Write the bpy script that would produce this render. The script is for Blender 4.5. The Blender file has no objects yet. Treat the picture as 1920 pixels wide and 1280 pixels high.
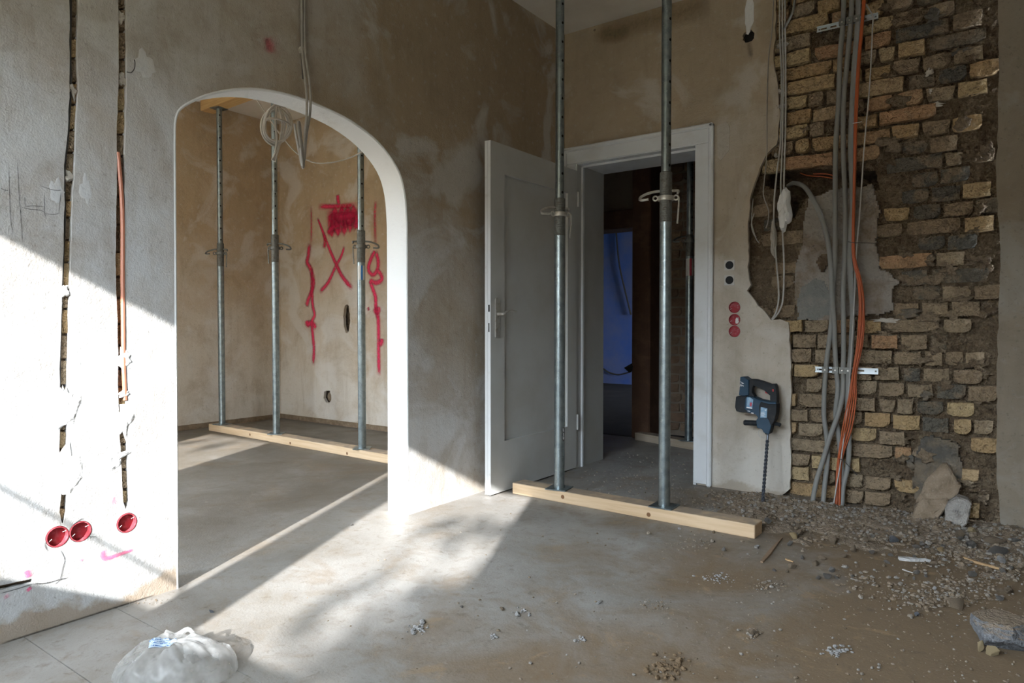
import bpy, bmesh, math, random
from mathutils import Vector, Matrix, noise
from mathutils.geometry import tessellate_polygon

random.seed(7)
scene = bpy.context.scene
COL = scene.collection

# ------------------------------------------------------------------ camera
# level 24 mm lens, 1.3 degrees down; room axes: left wall = plane x=0, door wall = plane y=0
YAW = math.radians(35.87)
PITCH = math.atan(30 / 1280.0)
F = 1280.0
CAM = Vector((2.413, -3.938, 0.95))
cam_data = bpy.data.cameras.new('camera')
cam_data.lens = 24.0
cam_data.sensor_width = 36.0
cam_data.clip_start = 0.05
cam = bpy.data.objects.new('camera', cam_data)
COL.objects.link(cam)
cam.location = CAM
cam.rotation_euler = (math.pi / 2 - PITCH, 0, YAW)
scene.camera = cam

# ------------------------------------------------------------------ sky and sun
SUN_DIR = Vector((-0.4209, 0.9295, -0.4824)).normalized()
world = bpy.data.worlds.new('sky')
scene.world = world
world.use_nodes = True
wn = world.node_tree.nodes
wn['Background'].inputs[0].default_value = (0.79, 0.895, 1.0, 1)
wn['Background'].inputs[1].default_value = 25.0
sun_data = bpy.data.lights.new('sun', 'SUN')
sun_data.energy = 13.0
sun_data.angle = math.radians(0.53)
sun_data.color = (1.0, 0.985, 0.965)
sun = bpy.data.objects.new('sun', sun_data)
COL.objects.link(sun)
sun.rotation_euler = SUN_DIR.to_track_quat('-Z', 'Y').to_euler()
sun.location = (8, -16, 10)


def portal(loc, rot, sx, sy):
    d = bpy.data.lights.new('sky_portal', 'AREA')
    d.shape = 'RECTANGLE'
    d.size, d.size_y = sx, sy
    d.cycles.is_portal = True
    o = bpy.data.objects.new('sky_portal', d)
    COL.objects.link(o)
    o.location, o.rotation_euler = loc, rot


WIN_Y = -5.0                       # inner face of the window wall behind the camera
WIN1 = (0.29, 2.31, 1.137, 2.30)   # x0, x1, z0, z1 of the window of this room
WIN2 = (-1.25, -0.31, 1.00, 2.40)  # window of the side room
portal((1.30, -5.29, 1.72), (math.pi / 2, 0, 0), 2.02, 1.17)
portal((-0.78, -5.29, 1.70), (math.pi / 2, 0, 0), 0.94, 1.40)
portal((-3.79, -3.15, 1.575), (0, -math.pi / 2, 0), 1.45, 1.7)  # sky through the added window in the side room's far wall

scene.view_settings.view_transform = 'Standard'
scene.view_settings.look = 'None'
scene.view_settings.gamma = 1.0
scene.view_settings.exposure = 0.46
scene.view_settings.use_curve_mapping = False
scene.cycles.use_denoising = True
scene.cycles.max_bounces = 6
scene.cycles.diffuse_bounces = 5
scene.cycles.glossy_bounces = 3
scene.cycles.use_adaptive_sampling = True
scene.cycles.adaptive_threshold = 0.1
scene.cycles.adaptive_min_samples = 16
scene.cycles.sample_clamp_indirect = 12.0

# ------------------------------------------------------------------ pixel to place helpers
FW = Vector((-math.sin(YAW) * math.cos(PITCH), math.cos(YAW) * math.cos(PITCH), -math.sin(PITCH)))
RT = Vector((math.cos(YAW), math.sin(YAW), 0))
UP = Vector((-math.sin(YAW) * math.sin(PITCH), math.cos(YAW) * math.sin(PITCH), math.cos(PITCH)))


def on(px, py, axis, val):
    d = FW + RT * ((px - 960) / F) + UP * ((640 - py) / F)
    return CAM + d * ((val - CAM[axis]) / d[axis])


def L(px, py, x=0.0):
    return on(px, py, 0, x)


def R(px, py, y=0.0):
    return on(px, py, 1, y)


def G(px, py, z=0.0):
    return on(px, py, 2, z)


def L2(px, py):
    p = L(px, py)
    return (p.y, p.z)


def R2(px, py):
    p = R(px, py)
    return (p.x, p.z)


def zat(x, y, py):
    """height at which the vertical line through (x, y) shows at image row py"""
    v = (640 - py) / F
    d = Vector((x - CAM.x, y - CAM.y, 0))
    return CAM.z - (d.dot(UP) - v * d.dot(FW)) / (UP.z - v * FW.z)


def fbm(x, y, z=0.0, o=4):
    return noise.fractal(Vector((x, y, z)), 1.0, 2.0, o)


# ------------------------------------------------------------------ materials
def new_mat(name):
    m = bpy.data.materials.new(name)
    m.use_nodes = True
    nt = m.node_tree
    return m, nt, nt.nodes['Principled BSDF']


def c4(c):
    return (c[0], c[1], c[2], 1.0)


def nd(nt, kind, **kw):
    n = nt.nodes.new(kind)
    for k, v in kw.items():
        setattr(n, k, v)
    return n


def mixc(nt, fac, a, b):
    n = nt.nodes.new('ShaderNodeMix')
    n.data_type = 'RGBA'
    if isinstance(fac, float):
        n.inputs[0].default_value = fac
    else:
        nt.links.new(fac, n.inputs[0])
    for s, v in ((6, a), (7, b)):
        if isinstance(v, tuple):
            n.inputs[s].default_value = c4(v)
        else:
            nt.links.new(v, n.inputs[s])
    return n.outputs[2]


def noise_fac(nt, vec, scale, lo=0.4, hi=0.6, detail=6.0, rough=0.6, dist=0.0):
    n = nd(nt, 'ShaderNodeTexNoise')
    n.inputs['Scale'].default_value = scale
    n.inputs['Detail'].default_value = min(detail, 5.0)
    n.inputs['Roughness'].default_value = rough
    n.inputs['Distortion'].default_value = dist
    nt.links.new(vec, n.inputs['Vector'])
    r = nd(nt, 'ShaderNodeMapRange')
    r.inputs[1].default_value, r.inputs[2].default_value = lo, hi
    nt.links.new(n.outputs['Fac'], r.inputs[0])
    return r.outputs[0]


def math_n(nt, op, a, b=None, clamp=False):
    n = nd(nt, 'ShaderNodeMath', operation=op)
    n.use_clamp = clamp
    for i, v in enumerate((a, b)):
        if v is None:
            continue
        if isinstance(v, (int, float)):
            n.inputs[i].default_value = v
        else:
            nt.links.new(v, n.inputs[i])
    return n.outputs[0]


def add_bump(nt, bsdf, vec, specs):
    prev = None
    for scale, strength, dist in specs:
        n = nd(nt, 'ShaderNodeTexNoise')
        n.inputs['Scale'].default_value = scale
        n.inputs['Detail'].default_value = 2.5
        n.inputs['Roughness'].default_value = 0.65
        nt.links.new(vec, n.inputs['Vector'])
        b = nd(nt, 'ShaderNodeBump')
        b.inputs['Strength'].default_value = strength
        b.inputs['Distance'].default_value = dist
        nt.links.new(n.outputs['Fac'], b.inputs['Height'])
        if prev:
            nt.links.new(prev, b.inputs['Normal'])
        prev = b.outputs[0]
    nt.links.new(prev, bsdf.inputs['Normal'])


def surf(name, base, blotches=(), rough=0.9, bump=((60, 0.25, 0.01),), metallic=0.0, rand=None, spec=0.3, coords='Object'):
    """procedural surface: base colour, then blotches (colour, scale, lo, hi, amount)"""
    m, nt, b = new_mat(name)
    tc = nd(nt, 'ShaderNodeTexCoord')
    vec = tc.outputs[coords]
    oi = nd(nt, 'ShaderNodeObjectInfo')
    if rand is not None:
        add = nd(nt, 'ShaderNodeVectorMath', operation='ADD')
        sc = nd(nt, 'ShaderNodeVectorMath', operation='SCALE')
        cmb = nd(nt, 'ShaderNodeCombineXYZ')
        for i in range(3):
            nt.links.new(oi.outputs['Random'], cmb.inputs[i])
        nt.links.new(cmb.outputs[0], sc.inputs[0])
        sc.inputs['Scale'].default_value = 37.0
        nt.links.new(vec, add.inputs[0])
        nt.links.new(sc.outputs[0], add.inputs[1])
        vec = add.outputs[0]
    col = base
    if rand:
        ramp = nd(nt, 'ShaderNodeValToRGB')
        el = ramp.color_ramp.elements
        el[0].color, el[1].color = c4(rand[0]), c4(rand[-1])
        for i, c in enumerate(rand[1:-1]):
            e = el.new((i + 1) / (len(rand) - 1))
            e.color = c4(c)
        nt.links.new(oi.outputs['Random'], ramp.inputs[0])
        col = ramp.outputs[0]
    for (c, scale, lo, hi, amt) in blotches:
        f = noise_fac(nt, vec, scale, lo, hi)
        f = math_n(nt, 'MULTIPLY', f, amt)
        col = mixc(nt, f, col, c)
    if isinstance(col, tuple):
        b.inputs['Base Color'].default_value = c4(col)
    else:
        nt.links.new(col, b.inputs['Base Color'])
    b.inputs['Roughness'].default_value = rough
    b.inputs['Metallic'].default_value = metallic
    b.inputs['Specular IOR Level'].default_value = spec
    if bump:
        add_bump(nt, b, vec, bump)
    return m


def flat(name, c, rough=0.5, metallic=0.0, spec=0.5):
    m, nt, b = new_mat(name)
    b.inputs['Base Color'].default_value = c4(c)
    b.inputs['Roughness'].default_value = rough
    b.inputs['Metallic'].default_value = metallic
    b.inputs['Specular IOR Level'].default_value = spec
    return m


def wall_mat(name, base, tan, stain=None, pale=None, tan_lo=0.34, tan_hi=0.60, seed=0.0, bias=None):
    """old plaster: base colour, tan blotches, trowel streaks, fine specks; optional dirty band of ragged shape near the floor"""
    m, nt, b = new_mat(name)
    tc = nd(nt, 'ShaderNodeTexCoord')
    mp0 = nd(nt, 'ShaderNodeMapping')
    mp0.inputs['Location'].default_value = (seed, seed * 0.7, seed * 1.3)
    nt.links.new(tc.outputs['Object'], mp0.inputs[0])
    vec = mp0.outputs[0]
    tf = noise_fac(nt, vec, 0.9, tan_lo, tan_hi, 9, 0.66, 0.4)
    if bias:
        # tan share shifts with height and along the wall: ragged border
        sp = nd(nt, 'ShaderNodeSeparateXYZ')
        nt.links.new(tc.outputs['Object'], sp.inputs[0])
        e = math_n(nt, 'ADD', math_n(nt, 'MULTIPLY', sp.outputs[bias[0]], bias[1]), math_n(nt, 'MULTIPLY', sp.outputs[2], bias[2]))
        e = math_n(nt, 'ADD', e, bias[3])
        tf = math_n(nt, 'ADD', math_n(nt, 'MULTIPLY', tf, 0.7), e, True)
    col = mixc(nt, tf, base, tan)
    dark = tuple(v * 0.72 for v in tan)
    col = mixc(nt, math_n(nt, 'MULTIPLY', noise_fac(nt, vec, 4.0, 0.48, 0.74, 9, 0.72, 0.3), 0.6), col, dark)
    mp = nd(nt, 'ShaderNodeMapping')
    mp.inputs['Scale'].default_value = (14, 14, 2.0)
    nt.links.new(vec, mp.inputs[0])
    col = mixc(nt, math_n(nt, 'MULTIPLY', noise_fac(nt, mp.outputs[0], 1.0, 0.52, 0.70, 6, 0.65), 0.30), col, dark)
    if pale:
        col = mixc(nt, math_n(nt, 'MULTIPLY', noise_fac(nt, vec, 2.3, 0.53, 0.62, 5, 0.55, 0.8), 0.55), col, pale)
        col = mixc(nt, math_n(nt, 'MULTIPLY', noise_fac(nt, vec, 30, 0.58, 0.72, 4, 0.6), 0.35), col, pale)
    col = mixc(nt, math_n(nt, 'MULTIPLY', noise_fac(nt, vec, 60.0, 0.60, 0.74, 4, 0.6), 0.5), col, tuple(v * 0.42 for v in tan))
    if stain:
        sep = nd(nt, 'ShaderNodeSeparateXYZ')
        nt.links.new(tc.outputs['Object'], sep.inputs[0])
        n = noise_fac(nt, vec, 5.0, 0.3, 0.7, 5, 0.6)
        edge = math_n(nt, 'ADD', math_n(nt, 'MULTIPLY', n, stain[1]), stain[2])
        f = math_n(nt, 'MULTIPLY', math_n(nt, 'SUBTRACT', edge, sep.outputs[2]), 40.0, True)
        if len(stain) > 4:           # only along this stretch of the wall
            ys = nd(nt, 'ShaderNodeMapRange')
            ys.inputs[1].default_value, ys.inputs[2].default_value = stain[4], stain[4] - 0.15
            nt.links.new(sep.outputs[1], ys.inputs[0])
            f = math_n(nt, 'MULTIPLY', f, ys.outputs[0])
        col = mixc(nt, math_n(nt, 'MULTIPLY', f, stain[3]), col, stain[0])
    nt.links.new(col, b.inputs['Base Color'])
    b.inputs['Roughness'].default_value = 0.92
    b.inputs['Specular IOR Level'].default_value = 0.2
    add_bump(nt, b, vec, ((8, 0.14, 0.02), (45, 0.22, 0.008), (160, 0.4, 0.004)))
    return m


MAT = {}
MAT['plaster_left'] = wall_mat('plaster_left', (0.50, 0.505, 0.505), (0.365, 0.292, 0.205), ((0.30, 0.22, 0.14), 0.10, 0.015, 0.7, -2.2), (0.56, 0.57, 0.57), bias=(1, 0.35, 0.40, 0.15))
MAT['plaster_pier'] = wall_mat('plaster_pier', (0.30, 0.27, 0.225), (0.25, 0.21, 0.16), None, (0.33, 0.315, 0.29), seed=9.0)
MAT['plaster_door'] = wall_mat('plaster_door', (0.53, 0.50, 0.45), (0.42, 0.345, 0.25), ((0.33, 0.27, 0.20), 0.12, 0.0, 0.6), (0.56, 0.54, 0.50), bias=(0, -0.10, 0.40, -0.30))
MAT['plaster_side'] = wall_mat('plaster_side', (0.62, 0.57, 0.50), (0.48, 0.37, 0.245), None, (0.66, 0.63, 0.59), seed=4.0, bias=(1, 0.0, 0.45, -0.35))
MAT['plaster_white'] = surf('plaster_white', (0.76, 0.77, 0.77), (((0.62, 0.60, 0.56), 5, 0.55, 0.75, 0.6),), bump=((25, 0.3, 0.01), (120, 0.3, 0.004)))
MAT['plaster_dab'] = surf('plaster_dab', (0.74, 0.745, 0.74), (((0.60, 0.57, 0.52), 18, 0.55, 0.75, 0.5),), bump=((40, 0.6, 0.01),))
MAT['dab_grey'] = surf('dab_grey', (0.50, 0.47, 0.42), (((0.36, 0.31, 0.25), 25, 0.5, 0.7, 0.6),), bump=((50, 0.6, 0.008),))
MAT['ceiling'] = surf('ceiling', (0.74, 0.70, 0.64), (((0.60, 0.54, 0.46), 2, 0.45, 0.7, 0.6),), bump=((30, 0.15, 0.01),))
MAT['raw'] = surf('raw_masonry', (0.20, 0.145, 0.095), (((0.32, 0.25, 0.17), 20, 0.45, 0.65, 0.6),), bump=((40, 0.7, 0.02),))
MAT['mortar'] = surf('mortar', (0.22, 0.165, 0.108), (((0.15, 0.105, 0.065), 9, 0.42, 0.60, 0.9), ((0.32, 0.26, 0.185), 34, 0.54, 0.70, 0.8)), bump=((35, 1.0, 0.04), (150, 1.0, 0.012)))
MAT['mortar_smear'] = surf('mortar_smear', (0.27, 0.21, 0.145), (((0.19, 0.14, 0.095), 16, 0.42, 0.60, 0.9),), bump=((35, 1.0, 0.03), (150, 1.0, 0.010)))
MAT['mortar_soot'] = surf('mortar_soot', (0.11, 0.103, 0.09), (((0.20, 0.16, 0.115), 9, 0.45, 0.62, 0.9),), bump=((30, 0.9, 0.02), (150, 0.6, 0.006)))
MAT['mortar_grey'] = surf('mortar_grey', (0.29, 0.265, 0.235), (((0.21, 0.165, 0.12), 7, 0.46, 0.62, 0.9), ((0.40, 0.385, 0.38), 4, 0.54, 0.68, 0.7)), bump=((22, 0.9, 0.03), (120, 0.6, 0.006)))
MAT['mortar_dark'] = surf('mortar_dark', (0.20, 0.205, 0.19), (((0.28, 0.26, 0.23), 14, 0.5, 0.7, 0.6),), bump=((30, 0.8, 0.02), (120, 0.5, 0.006)))
MAT['brick_tan'] = surf('brick_tan', (0, 0, 0), (((0.24, 0.17, 0.10), 22, 0.52, 0.70, 0.55), ((0.56, 0.46, 0.30), 30, 0.58, 0.72, 0.5)), rand=((0.50, 0.365, 0.195), (0.47, 0.315, 0.165), (0.57, 0.445, 0.255), (0.48, 0.285, 0.16), (0.52, 0.41, 0.25)), bump=((40, 1.0, 0.03), (170, 0.9, 0.010)))
MAT['brick_dusty'] = surf('brick_dusty', (0, 0, 0), (((0.26, 0.20, 0.135), 14, 0.45, 0.62, 0.8),), rand=((0.37, 0.29, 0.195), (0.33, 0.245, 0.16), (0.41, 0.325, 0.22)), bump=((40, 1.0, 0.03), (170, 0.9, 0.010)))
MAT['brick_soot'] = surf('brick_soot', (0, 0, 0), (((0.27, 0.21, 0.145), 9, 0.48, 0.60, 0.9),), rand=((0.105, 0.103, 0.092), (0.17, 0.148, 0.115), (0.13, 0.125, 0.108), (0.22, 0.18, 0.13)), bump=((40, 1.0, 0.03), (170, 0.9, 0.010)))
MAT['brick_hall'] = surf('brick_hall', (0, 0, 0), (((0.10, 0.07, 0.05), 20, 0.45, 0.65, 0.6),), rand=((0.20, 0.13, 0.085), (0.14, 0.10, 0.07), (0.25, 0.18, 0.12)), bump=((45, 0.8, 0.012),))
MAT['paint_white'] = surf('paint_white', (0.68, 0.71, 0.74), (((0.50, 0.49, 0.46), 6, 0.5, 0.75, 0.5), ((0.42, 0.38, 0.32), 60, 0.66, 0.74, 0.7)), rough=0.55, bump=((50, 0.1, 0.004),))
MAT['paint_door'] = surf('paint_door', (0.48, 0.49, 0.48), (((0.40, 0.385, 0.35), 3, 0.45, 0.7, 0.6),), rough=0.5, bump=((40, 0.05, 0.003),))
MAT['paint_edge'] = surf('paint_edge', (0.72, 0.74, 0.75), (((0.55, 0.54, 0.5), 20, 0.6, 0.75, 0.6),), rough=0.5, bump=None)
MAT['steel'] = surf('galvanised_steel', (0.29, 0.34, 0.355), (((0.17, 0.20, 0.21), 30, 0.42, 0.62, 0.7), ((0.46, 0.52, 0.54), 60, 0.58, 0.66, 0.5)), rough=0.36, metallic=0.88, rand=False, bump=((90, 0.12, 0.002),))
MAT['steel_dark'] = surf('steel_dark', (0.19, 0.195, 0.185), (((0.12, 0.10, 0.08), 60, 0.5, 0.65, 0.7),), rough=0.55, metallic=0.6, rand=False, bump=((120, 0.3, 0.002),))
MAT['steel_bright'] = surf('steel_bright', (0.55, 0.54, 0.50), (((0.34, 0.29, 0.22), 60, 0.5, 0.68, 0.6),), rough=0.4, metallic=0.7, rand=False, bump=None)
MAT['black'] = flat('black_hole', (0.008, 0.008, 0.008), 0.9)
MAT['red_plastic'] = surf('red_plastic', (0.36, 0.045, 0.060), (((0.52, 0.22, 0.24), 60, 0.5, 0.72, 0.6),), rough=0.75, bump=None)
MAT['grey_pipe'] = surf('grey_pipe', (0.235, 0.235, 0.225), (((0.23, 0.215, 0.19), 20, 0.5, 0.7, 0.6),), rough=0.6, rand=False, bump=((300, 0.1, 0.001),))
MAT['grey_cable'] = surf('grey_cable', (0.36, 0.34, 0.31), (((0.25, 0.22, 0.18), 30, 0.5, 0.7, 0.6),), rough=0.65, rand=False, bump=None)
MAT['dark_cable'] = flat('dark_cable', (0.055, 0.052, 0.048), 0.6)
MAT['white_cable'] = surf('white_cable', (0.43, 0.425, 0.41), (((0.36, 0.33, 0.28), 30, 0.5, 0.7, 0.6),), rough=0.6, bump=None)
MAT['orange'] = flat('orange_cable', (0.42, 0.085, 0.018), 0.5)
MAT['copper'] = flat('orange_conduit', (0.52, 0.20, 0.12), 0.45)
MAT['spray'] = None
MAT['drill_blue'] = surf('drill_blue', (0.012, 0.045, 0.085), (((0.05, 0.06, 0.07), 40, 0.55, 0.75, 0.5),), rough=0.5, bump=((200, 0.1, 0.001),))
MAT['drill_black'] = surf('drill_black', (0.014, 0.017, 0.022), (((0.06, 0.055, 0.05), 40, 0.55, 0.75, 0.4),), rough=0.65, bump=((200, 0.2, 0.001),))
MAT['drill_red'] = flat('drill_red', (0.45, 0.02, 0.025), 0.5)
MAT['sticker_blue'] = surf('sticker_blue', (0.16, 0.30, 0.46), (((0.35, 0.48, 0.60), 60, 0.45, 0.62, 0.8),), rough=0.4, bump=None)
MAT['print_white'] = flat('print_white', (0.75, 0.76, 0.78), 0.5)
MAT['print_red'] = flat('print_red', (0.45, 0.05, 0.08), 0.5)
MAT['sticker_white'] = flat('sticker_white', (0.60, 0.60, 0.58), 0.5)
MAT['sticker_deep'] = flat('sticker_deep', (0.03, 0.16, 0.42), 0.45)
MAT['brass'] = flat('brass', (0.45, 0.36, 0.20), 0.35, 0.8)
MAT['stone_brown'] = surf('stone_brown', (0.30, 0.235, 0.17), (((0.20, 0.15, 0.10), 14, 0.45, 0.65, 0.7), ((0.40, 0.33, 0.25), 60, 0.56, 0.7, 0.5)), rand=False, bump=((25, 0.8, 0.02), (140, 0.8, 0.006)))
MAT['stone_grey'] = surf('stone_grey', (0.37, 0.35, 0.325), (((0.20, 0.185, 0.165), 30, 0.45, 0.65, 0.7), ((0.46, 0.46, 0.45), 90, 0.58, 0.7, 0.6)), rand=False, bump=((40, 0.8, 0.012), (160, 0.9, 0.006)))
MAT['stone_blue'] = surf('stone_blue', (0.17, 0.185, 0.21), (((0.36, 0.38, 0.41), 90, 0.50, 0.66, 0.8), ((0.09, 0.095, 0.11), 40, 0.5, 0.66, 0.8)), rand=False, bump=((60, 1.0, 0.012), (200, 0.9, 0.006)))
MAT['stone_pale'] = surf('stone_pale', (0.50, 0.50, 0.50), (((0.36, 0.34, 0.31), 60, 0.5, 0.7, 0.6),), rand=False, bump=((60, 0.8, 0.01),))
MAT['stone_yellow'] = surf('stone_yellow', (0.50, 0.40, 0.24), (((0.36, 0.27, 0.16), 60, 0.5, 0.7, 0.6),), rand=False, bump=((60, 0.8, 0.01),))
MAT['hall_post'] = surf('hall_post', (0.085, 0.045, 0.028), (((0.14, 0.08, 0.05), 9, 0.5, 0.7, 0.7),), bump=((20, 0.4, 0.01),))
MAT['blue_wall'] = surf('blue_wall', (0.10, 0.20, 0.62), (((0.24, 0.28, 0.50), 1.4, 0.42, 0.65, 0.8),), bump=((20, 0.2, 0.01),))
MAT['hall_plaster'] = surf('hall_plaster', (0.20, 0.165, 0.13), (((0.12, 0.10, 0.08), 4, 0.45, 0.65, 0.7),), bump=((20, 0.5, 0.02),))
MAT['ground'] = surf('ground', (0.16, 0.14, 0.09), (((0.09, 0.11, 0.05), 0.3, 0.4, 0.6, 0.8),), bump=None)
MAT['hall_floor'] = surf('hall_floor', (0.035, 0.032, 0.03), (((0.06, 0.055, 0.05), 3, 0.5, 0.7, 0.7),), bump=((20, 0.4, 0.01),))  # near-black colour stands in for the darkness on the hall floor
MAT['bit_steel'] = flat('bit_steel', (0.16, 0.18, 0.22), 0.32, 0.9)
MAT['filler'] = surf('filler', (0.56, 0.57, 0.575), (((0.55, 0.53, 0.49), 12, 0.45, 0.65, 0.7),), bump=((60, 0.3, 0.006),))
MAT['zinc'] = flat('zinc', (0.52, 0.58, 0.62), 0.35, 0.8)
MAT['house'] = surf('house', (0.24, 0.19, 0.135), (((0.18, 0.14, 0.10), 1, 0.4, 0.6, 0.8),), bump=None)
MAT['leaf'] = flat('leaf', (0.06, 0.14, 0.03), 0.6)
MAT['bark'] = flat('bark', (0.10, 0.07, 0.05), 0.9)
MAT['splinter'] = surf('splinter', (0.42, 0.28, 0.15), (((0.28, 0.18, 0.09), 60, 0.5, 0.7, 0.6),), bump=((100, 0.5, 0.003),))
MAT['splinter_dusty'] = surf('splinter_dusty', (0.27, 0.19, 0.125), (((0.18, 0.12, 0.08), 60, 0.5, 0.7, 0.6),), bump=((100, 0.5, 0.003),))
MAT['hole_brown'] = surf('hole_brown', (0.10, 0.07, 0.045), (((0.22, 0.16, 0.10), 30, 0.5, 0.65, 0.7),), bump=((50, 0.9, 0.02),))


def make_timber(name, c1, c2, dust=None):
    m, nt, b = new_mat(name)
    tc = nd(nt, 'ShaderNodeTexCoord')
    mp = nd(nt, 'ShaderNodeMapping')
    mp.inputs['Scale'].default_value = (1.5, 30, 30)
    nt.links.new(tc.outputs['Object'], mp.inputs[0])
    f = noise_fac(nt, mp.outputs[0], 2.2, 0.35, 0.68, 5, 0.55, 0.5)
    col = mixc(nt, f, c1, c2)
    if dust:
        g = nd(nt, 'ShaderNodeNewGeometry')
        sep = nd(nt, 'ShaderNodeSeparateXYZ')
        nt.links.new(g.outputs['Normal'], sep.inputs[0])
        up = math_n(nt, 'MULTIPLY', math_n(nt, 'SUBTRACT', sep.outputs[2], 0.6), 4.0, True)
        up = math_n(nt, 'MULTIPLY', up, noise_fac(nt, tc.outputs['Object'], 9, 0.25, 0.55))
        col = mixc(nt, up, col, dust)
    nt.links.new(col, b.inputs['Base Color'])
    b.inputs['Roughness'].default_value = 0.75
    b.inputs['Specular IOR Level'].default_value = 0.25
    add_bump(nt, b, mp.outputs[0], ((4, 0.12, 0.003),))
    return m


MAT['timber'] = make_timber('timber_new', (0.66, 0.50, 0.335), (0.56, 0.40, 0.245), (0.34, 0.275, 0.215))
MAT['timber_up'] = make_timber('timber_overhead', (0.62, 0.42, 0.20), (0.50, 0.31, 0.13))
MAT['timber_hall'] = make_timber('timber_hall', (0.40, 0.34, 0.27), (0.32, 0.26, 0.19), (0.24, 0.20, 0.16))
MAT['knot'] = flat('knot', (0.20, 0.10, 0.045), 0.8)


def make_floor_mat(name='screed', g1=(0.315, 0.308, 0.295), g2=(0.222, 0.207, 0.185), extra=0.0):
    m, nt, b = new_mat(name)
    tc = nd(nt, 'ShaderNodeTexCoord')
    vec = tc.outputs['Object']
    grey = mixc(nt, noise_fac(nt, vec, 1.6, 0.35, 0.68, 7, 0.6, 0.6), g1, g2)
    grey = mixc(nt, math_n(nt, 'MULTIPLY', noise_fac(nt, vec, 9, 0.50, 0.72, 8, 0.72, 1.0), 0.65), grey, (0.20, 0.17, 0.135))
    # side room's dimmer light painted into the floor: shade fades raggedly at the threshold
    sepx = nd(nt, 'ShaderNodeSeparateXYZ')
    nt.links.new(vec, sepx.inputs[0])
    sd = nd(nt, 'ShaderNodeMapRange')
    sd.inputs[1].default_value, sd.inputs[2].default_value = 0.30, -0.70
    nt.links.new(sepx.outputs[0], sd.inputs[0])
    side_shade = math_n(nt, 'MULTIPLY', sd.outputs[0], math_n(nt, 'ADD', math_n(nt, 'MULTIPLY', noise_fac(nt, vec, 3.0, 0.3, 0.7, 7, 0.65, 0.6), 0.45), 0.55))
    grey = mixc(nt, math_n(nt, 'MULTIPLY', side_shade, 0.92), grey, (0.105, 0.086, 0.062))
    # brown brick dust lying on the screed, thicker towards the opened brick wall
    sep = nd(nt, 'ShaderNodeSeparateXYZ')
    nt.links.new(vec, sep.inputs[0])
    near = nd(nt, 'ShaderNodeMapRange')
    near.inputs[1].default_value, near.inputs[2].default_value = 0.7, 2.3
    near.inputs[3].default_value, near.inputs[4].default_value = -0.25 + extra, 0.78 + extra
    nt.links.new(sep.outputs[0], near.inputs[0])
    dust = math_n(nt, 'ADD', noise_fac(nt, vec, 2.6, 0.30, 0.75, 7, 0.65, 0.5), near.outputs[0])
    dust = math_n(nt, 'MULTIPLY', math_n(nt, 'SUBTRACT', dust, 0.25), 1.3, True)
    col = mixc(nt, dust, grey, (0.195, 0.142, 0.090))
    sand = math_n(nt, 'MULTIPLY', noise_fac(nt, vec, 4.2, 0.58, 0.66, 6, 0.7, 1.2), dust)
    col = mixc(nt, math_n(nt, 'MULTIPLY', sand, 0.6), col, (0.33, 0.235, 0.135))
    col = mixc(nt, math_n(nt, 'MULTIPLY', noise_fac(nt, vec, 90, 0.62, 0.74, 3), 0.6), col, (0.15, 0.12, 0.09))
    col = mixc(nt, math_n(nt, 'MULTIPLY', noise_fac(nt, vec, 24, 0.56, 0.70, 7, 0.7, 0.6), 0.55), col, (0.125, 0.098, 0.07))
    col = mixc(nt, math_n(nt, 'MULTIPLY', noise_fac(nt, vec, 38, 0.60, 0.72, 5, 0.7), 0.45), col, (0.34, 0.315, 0.28))
    nt.links.new(col, b.inputs['Base Color'])
    rr = nd(nt, 'ShaderNodeMapRange')
    rr.inputs[3].default_value, rr.inputs[4].default_value = 0.55, 0.95
    nt.links.new(dust, rr.inputs[0])
    nt.links.new(rr.outputs[0], b.inputs['Roughness'])
    b.inputs['Specular IOR Level'].default_value = 0.3
    add_bump(nt, b, vec, ((9, 0.12, 0.02), (120, 0.25, 0.004)))
    return m


MAT['floor'] = make_floor_mat()


def dusty(name, base, dust):
    m = surf(name, base, (((0.29, 0.30, 0.32), 120, 0.50, 0.64, 0.8), ((0.10, 0.105, 0.115), 60, 0.5, 0.66, 0.7)), bump=((60, 1.0, 0.014), (200, 0.9, 0.006)))
    nt = m.node_tree
    b = nt.nodes['Principled BSDF']
    src = b.inputs['Base Color'].links[0].from_socket
    g = nd(nt, 'ShaderNodeNewGeometry')
    sep = nd(nt, 'ShaderNodeSeparateXYZ')
    nt.links.new(g.outputs['True Normal'], sep.inputs[0])
    nt.links.new(mixc(nt, math_n(nt, 'MULTIPLY', math_n(nt, 'SUBTRACT', sep.outputs[2], 0.55), 4.0, True), src, dust), b.inputs['Base Color'])
    return m


MAT['lump'] = dusty('lump', (0.165, 0.172, 0.185), (0.27, 0.215, 0.16))


def make_spray(name, c):
    m, nt, b = new_mat(name)
    b.inputs['Base Color'].default_value = c4(c)
    b.inputs['Roughness'].default_value = 0.8
    at = nd(nt, 'ShaderNodeAttribute', attribute_name='dens')
    tc = nd(nt, 'ShaderNodeTexCoord')
    n = noise_fac(nt, tc.outputs['Object'], 60, 0.25, 0.62, 3)
    f = math_n(nt, 'MULTIPLY', at.outputs['Fac'], math_n(nt, 'ADD', math_n(nt, 'MULTIPLY', n, 0.45), 0.65), True)
    tr = nd(nt, 'ShaderNodeBsdfTransparent')
    mx = nd(nt, 'ShaderNodeMixShader')
    nt.links.new(f, mx.inputs[0])
    nt.links.new(tr.outputs[0], mx.inputs[1])
    nt.links.new(b.outputs[0], mx.inputs[2])
    nt.links.new(mx.outputs[0], nt.nodes['Material Output'].inputs[0])
    return m


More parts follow.
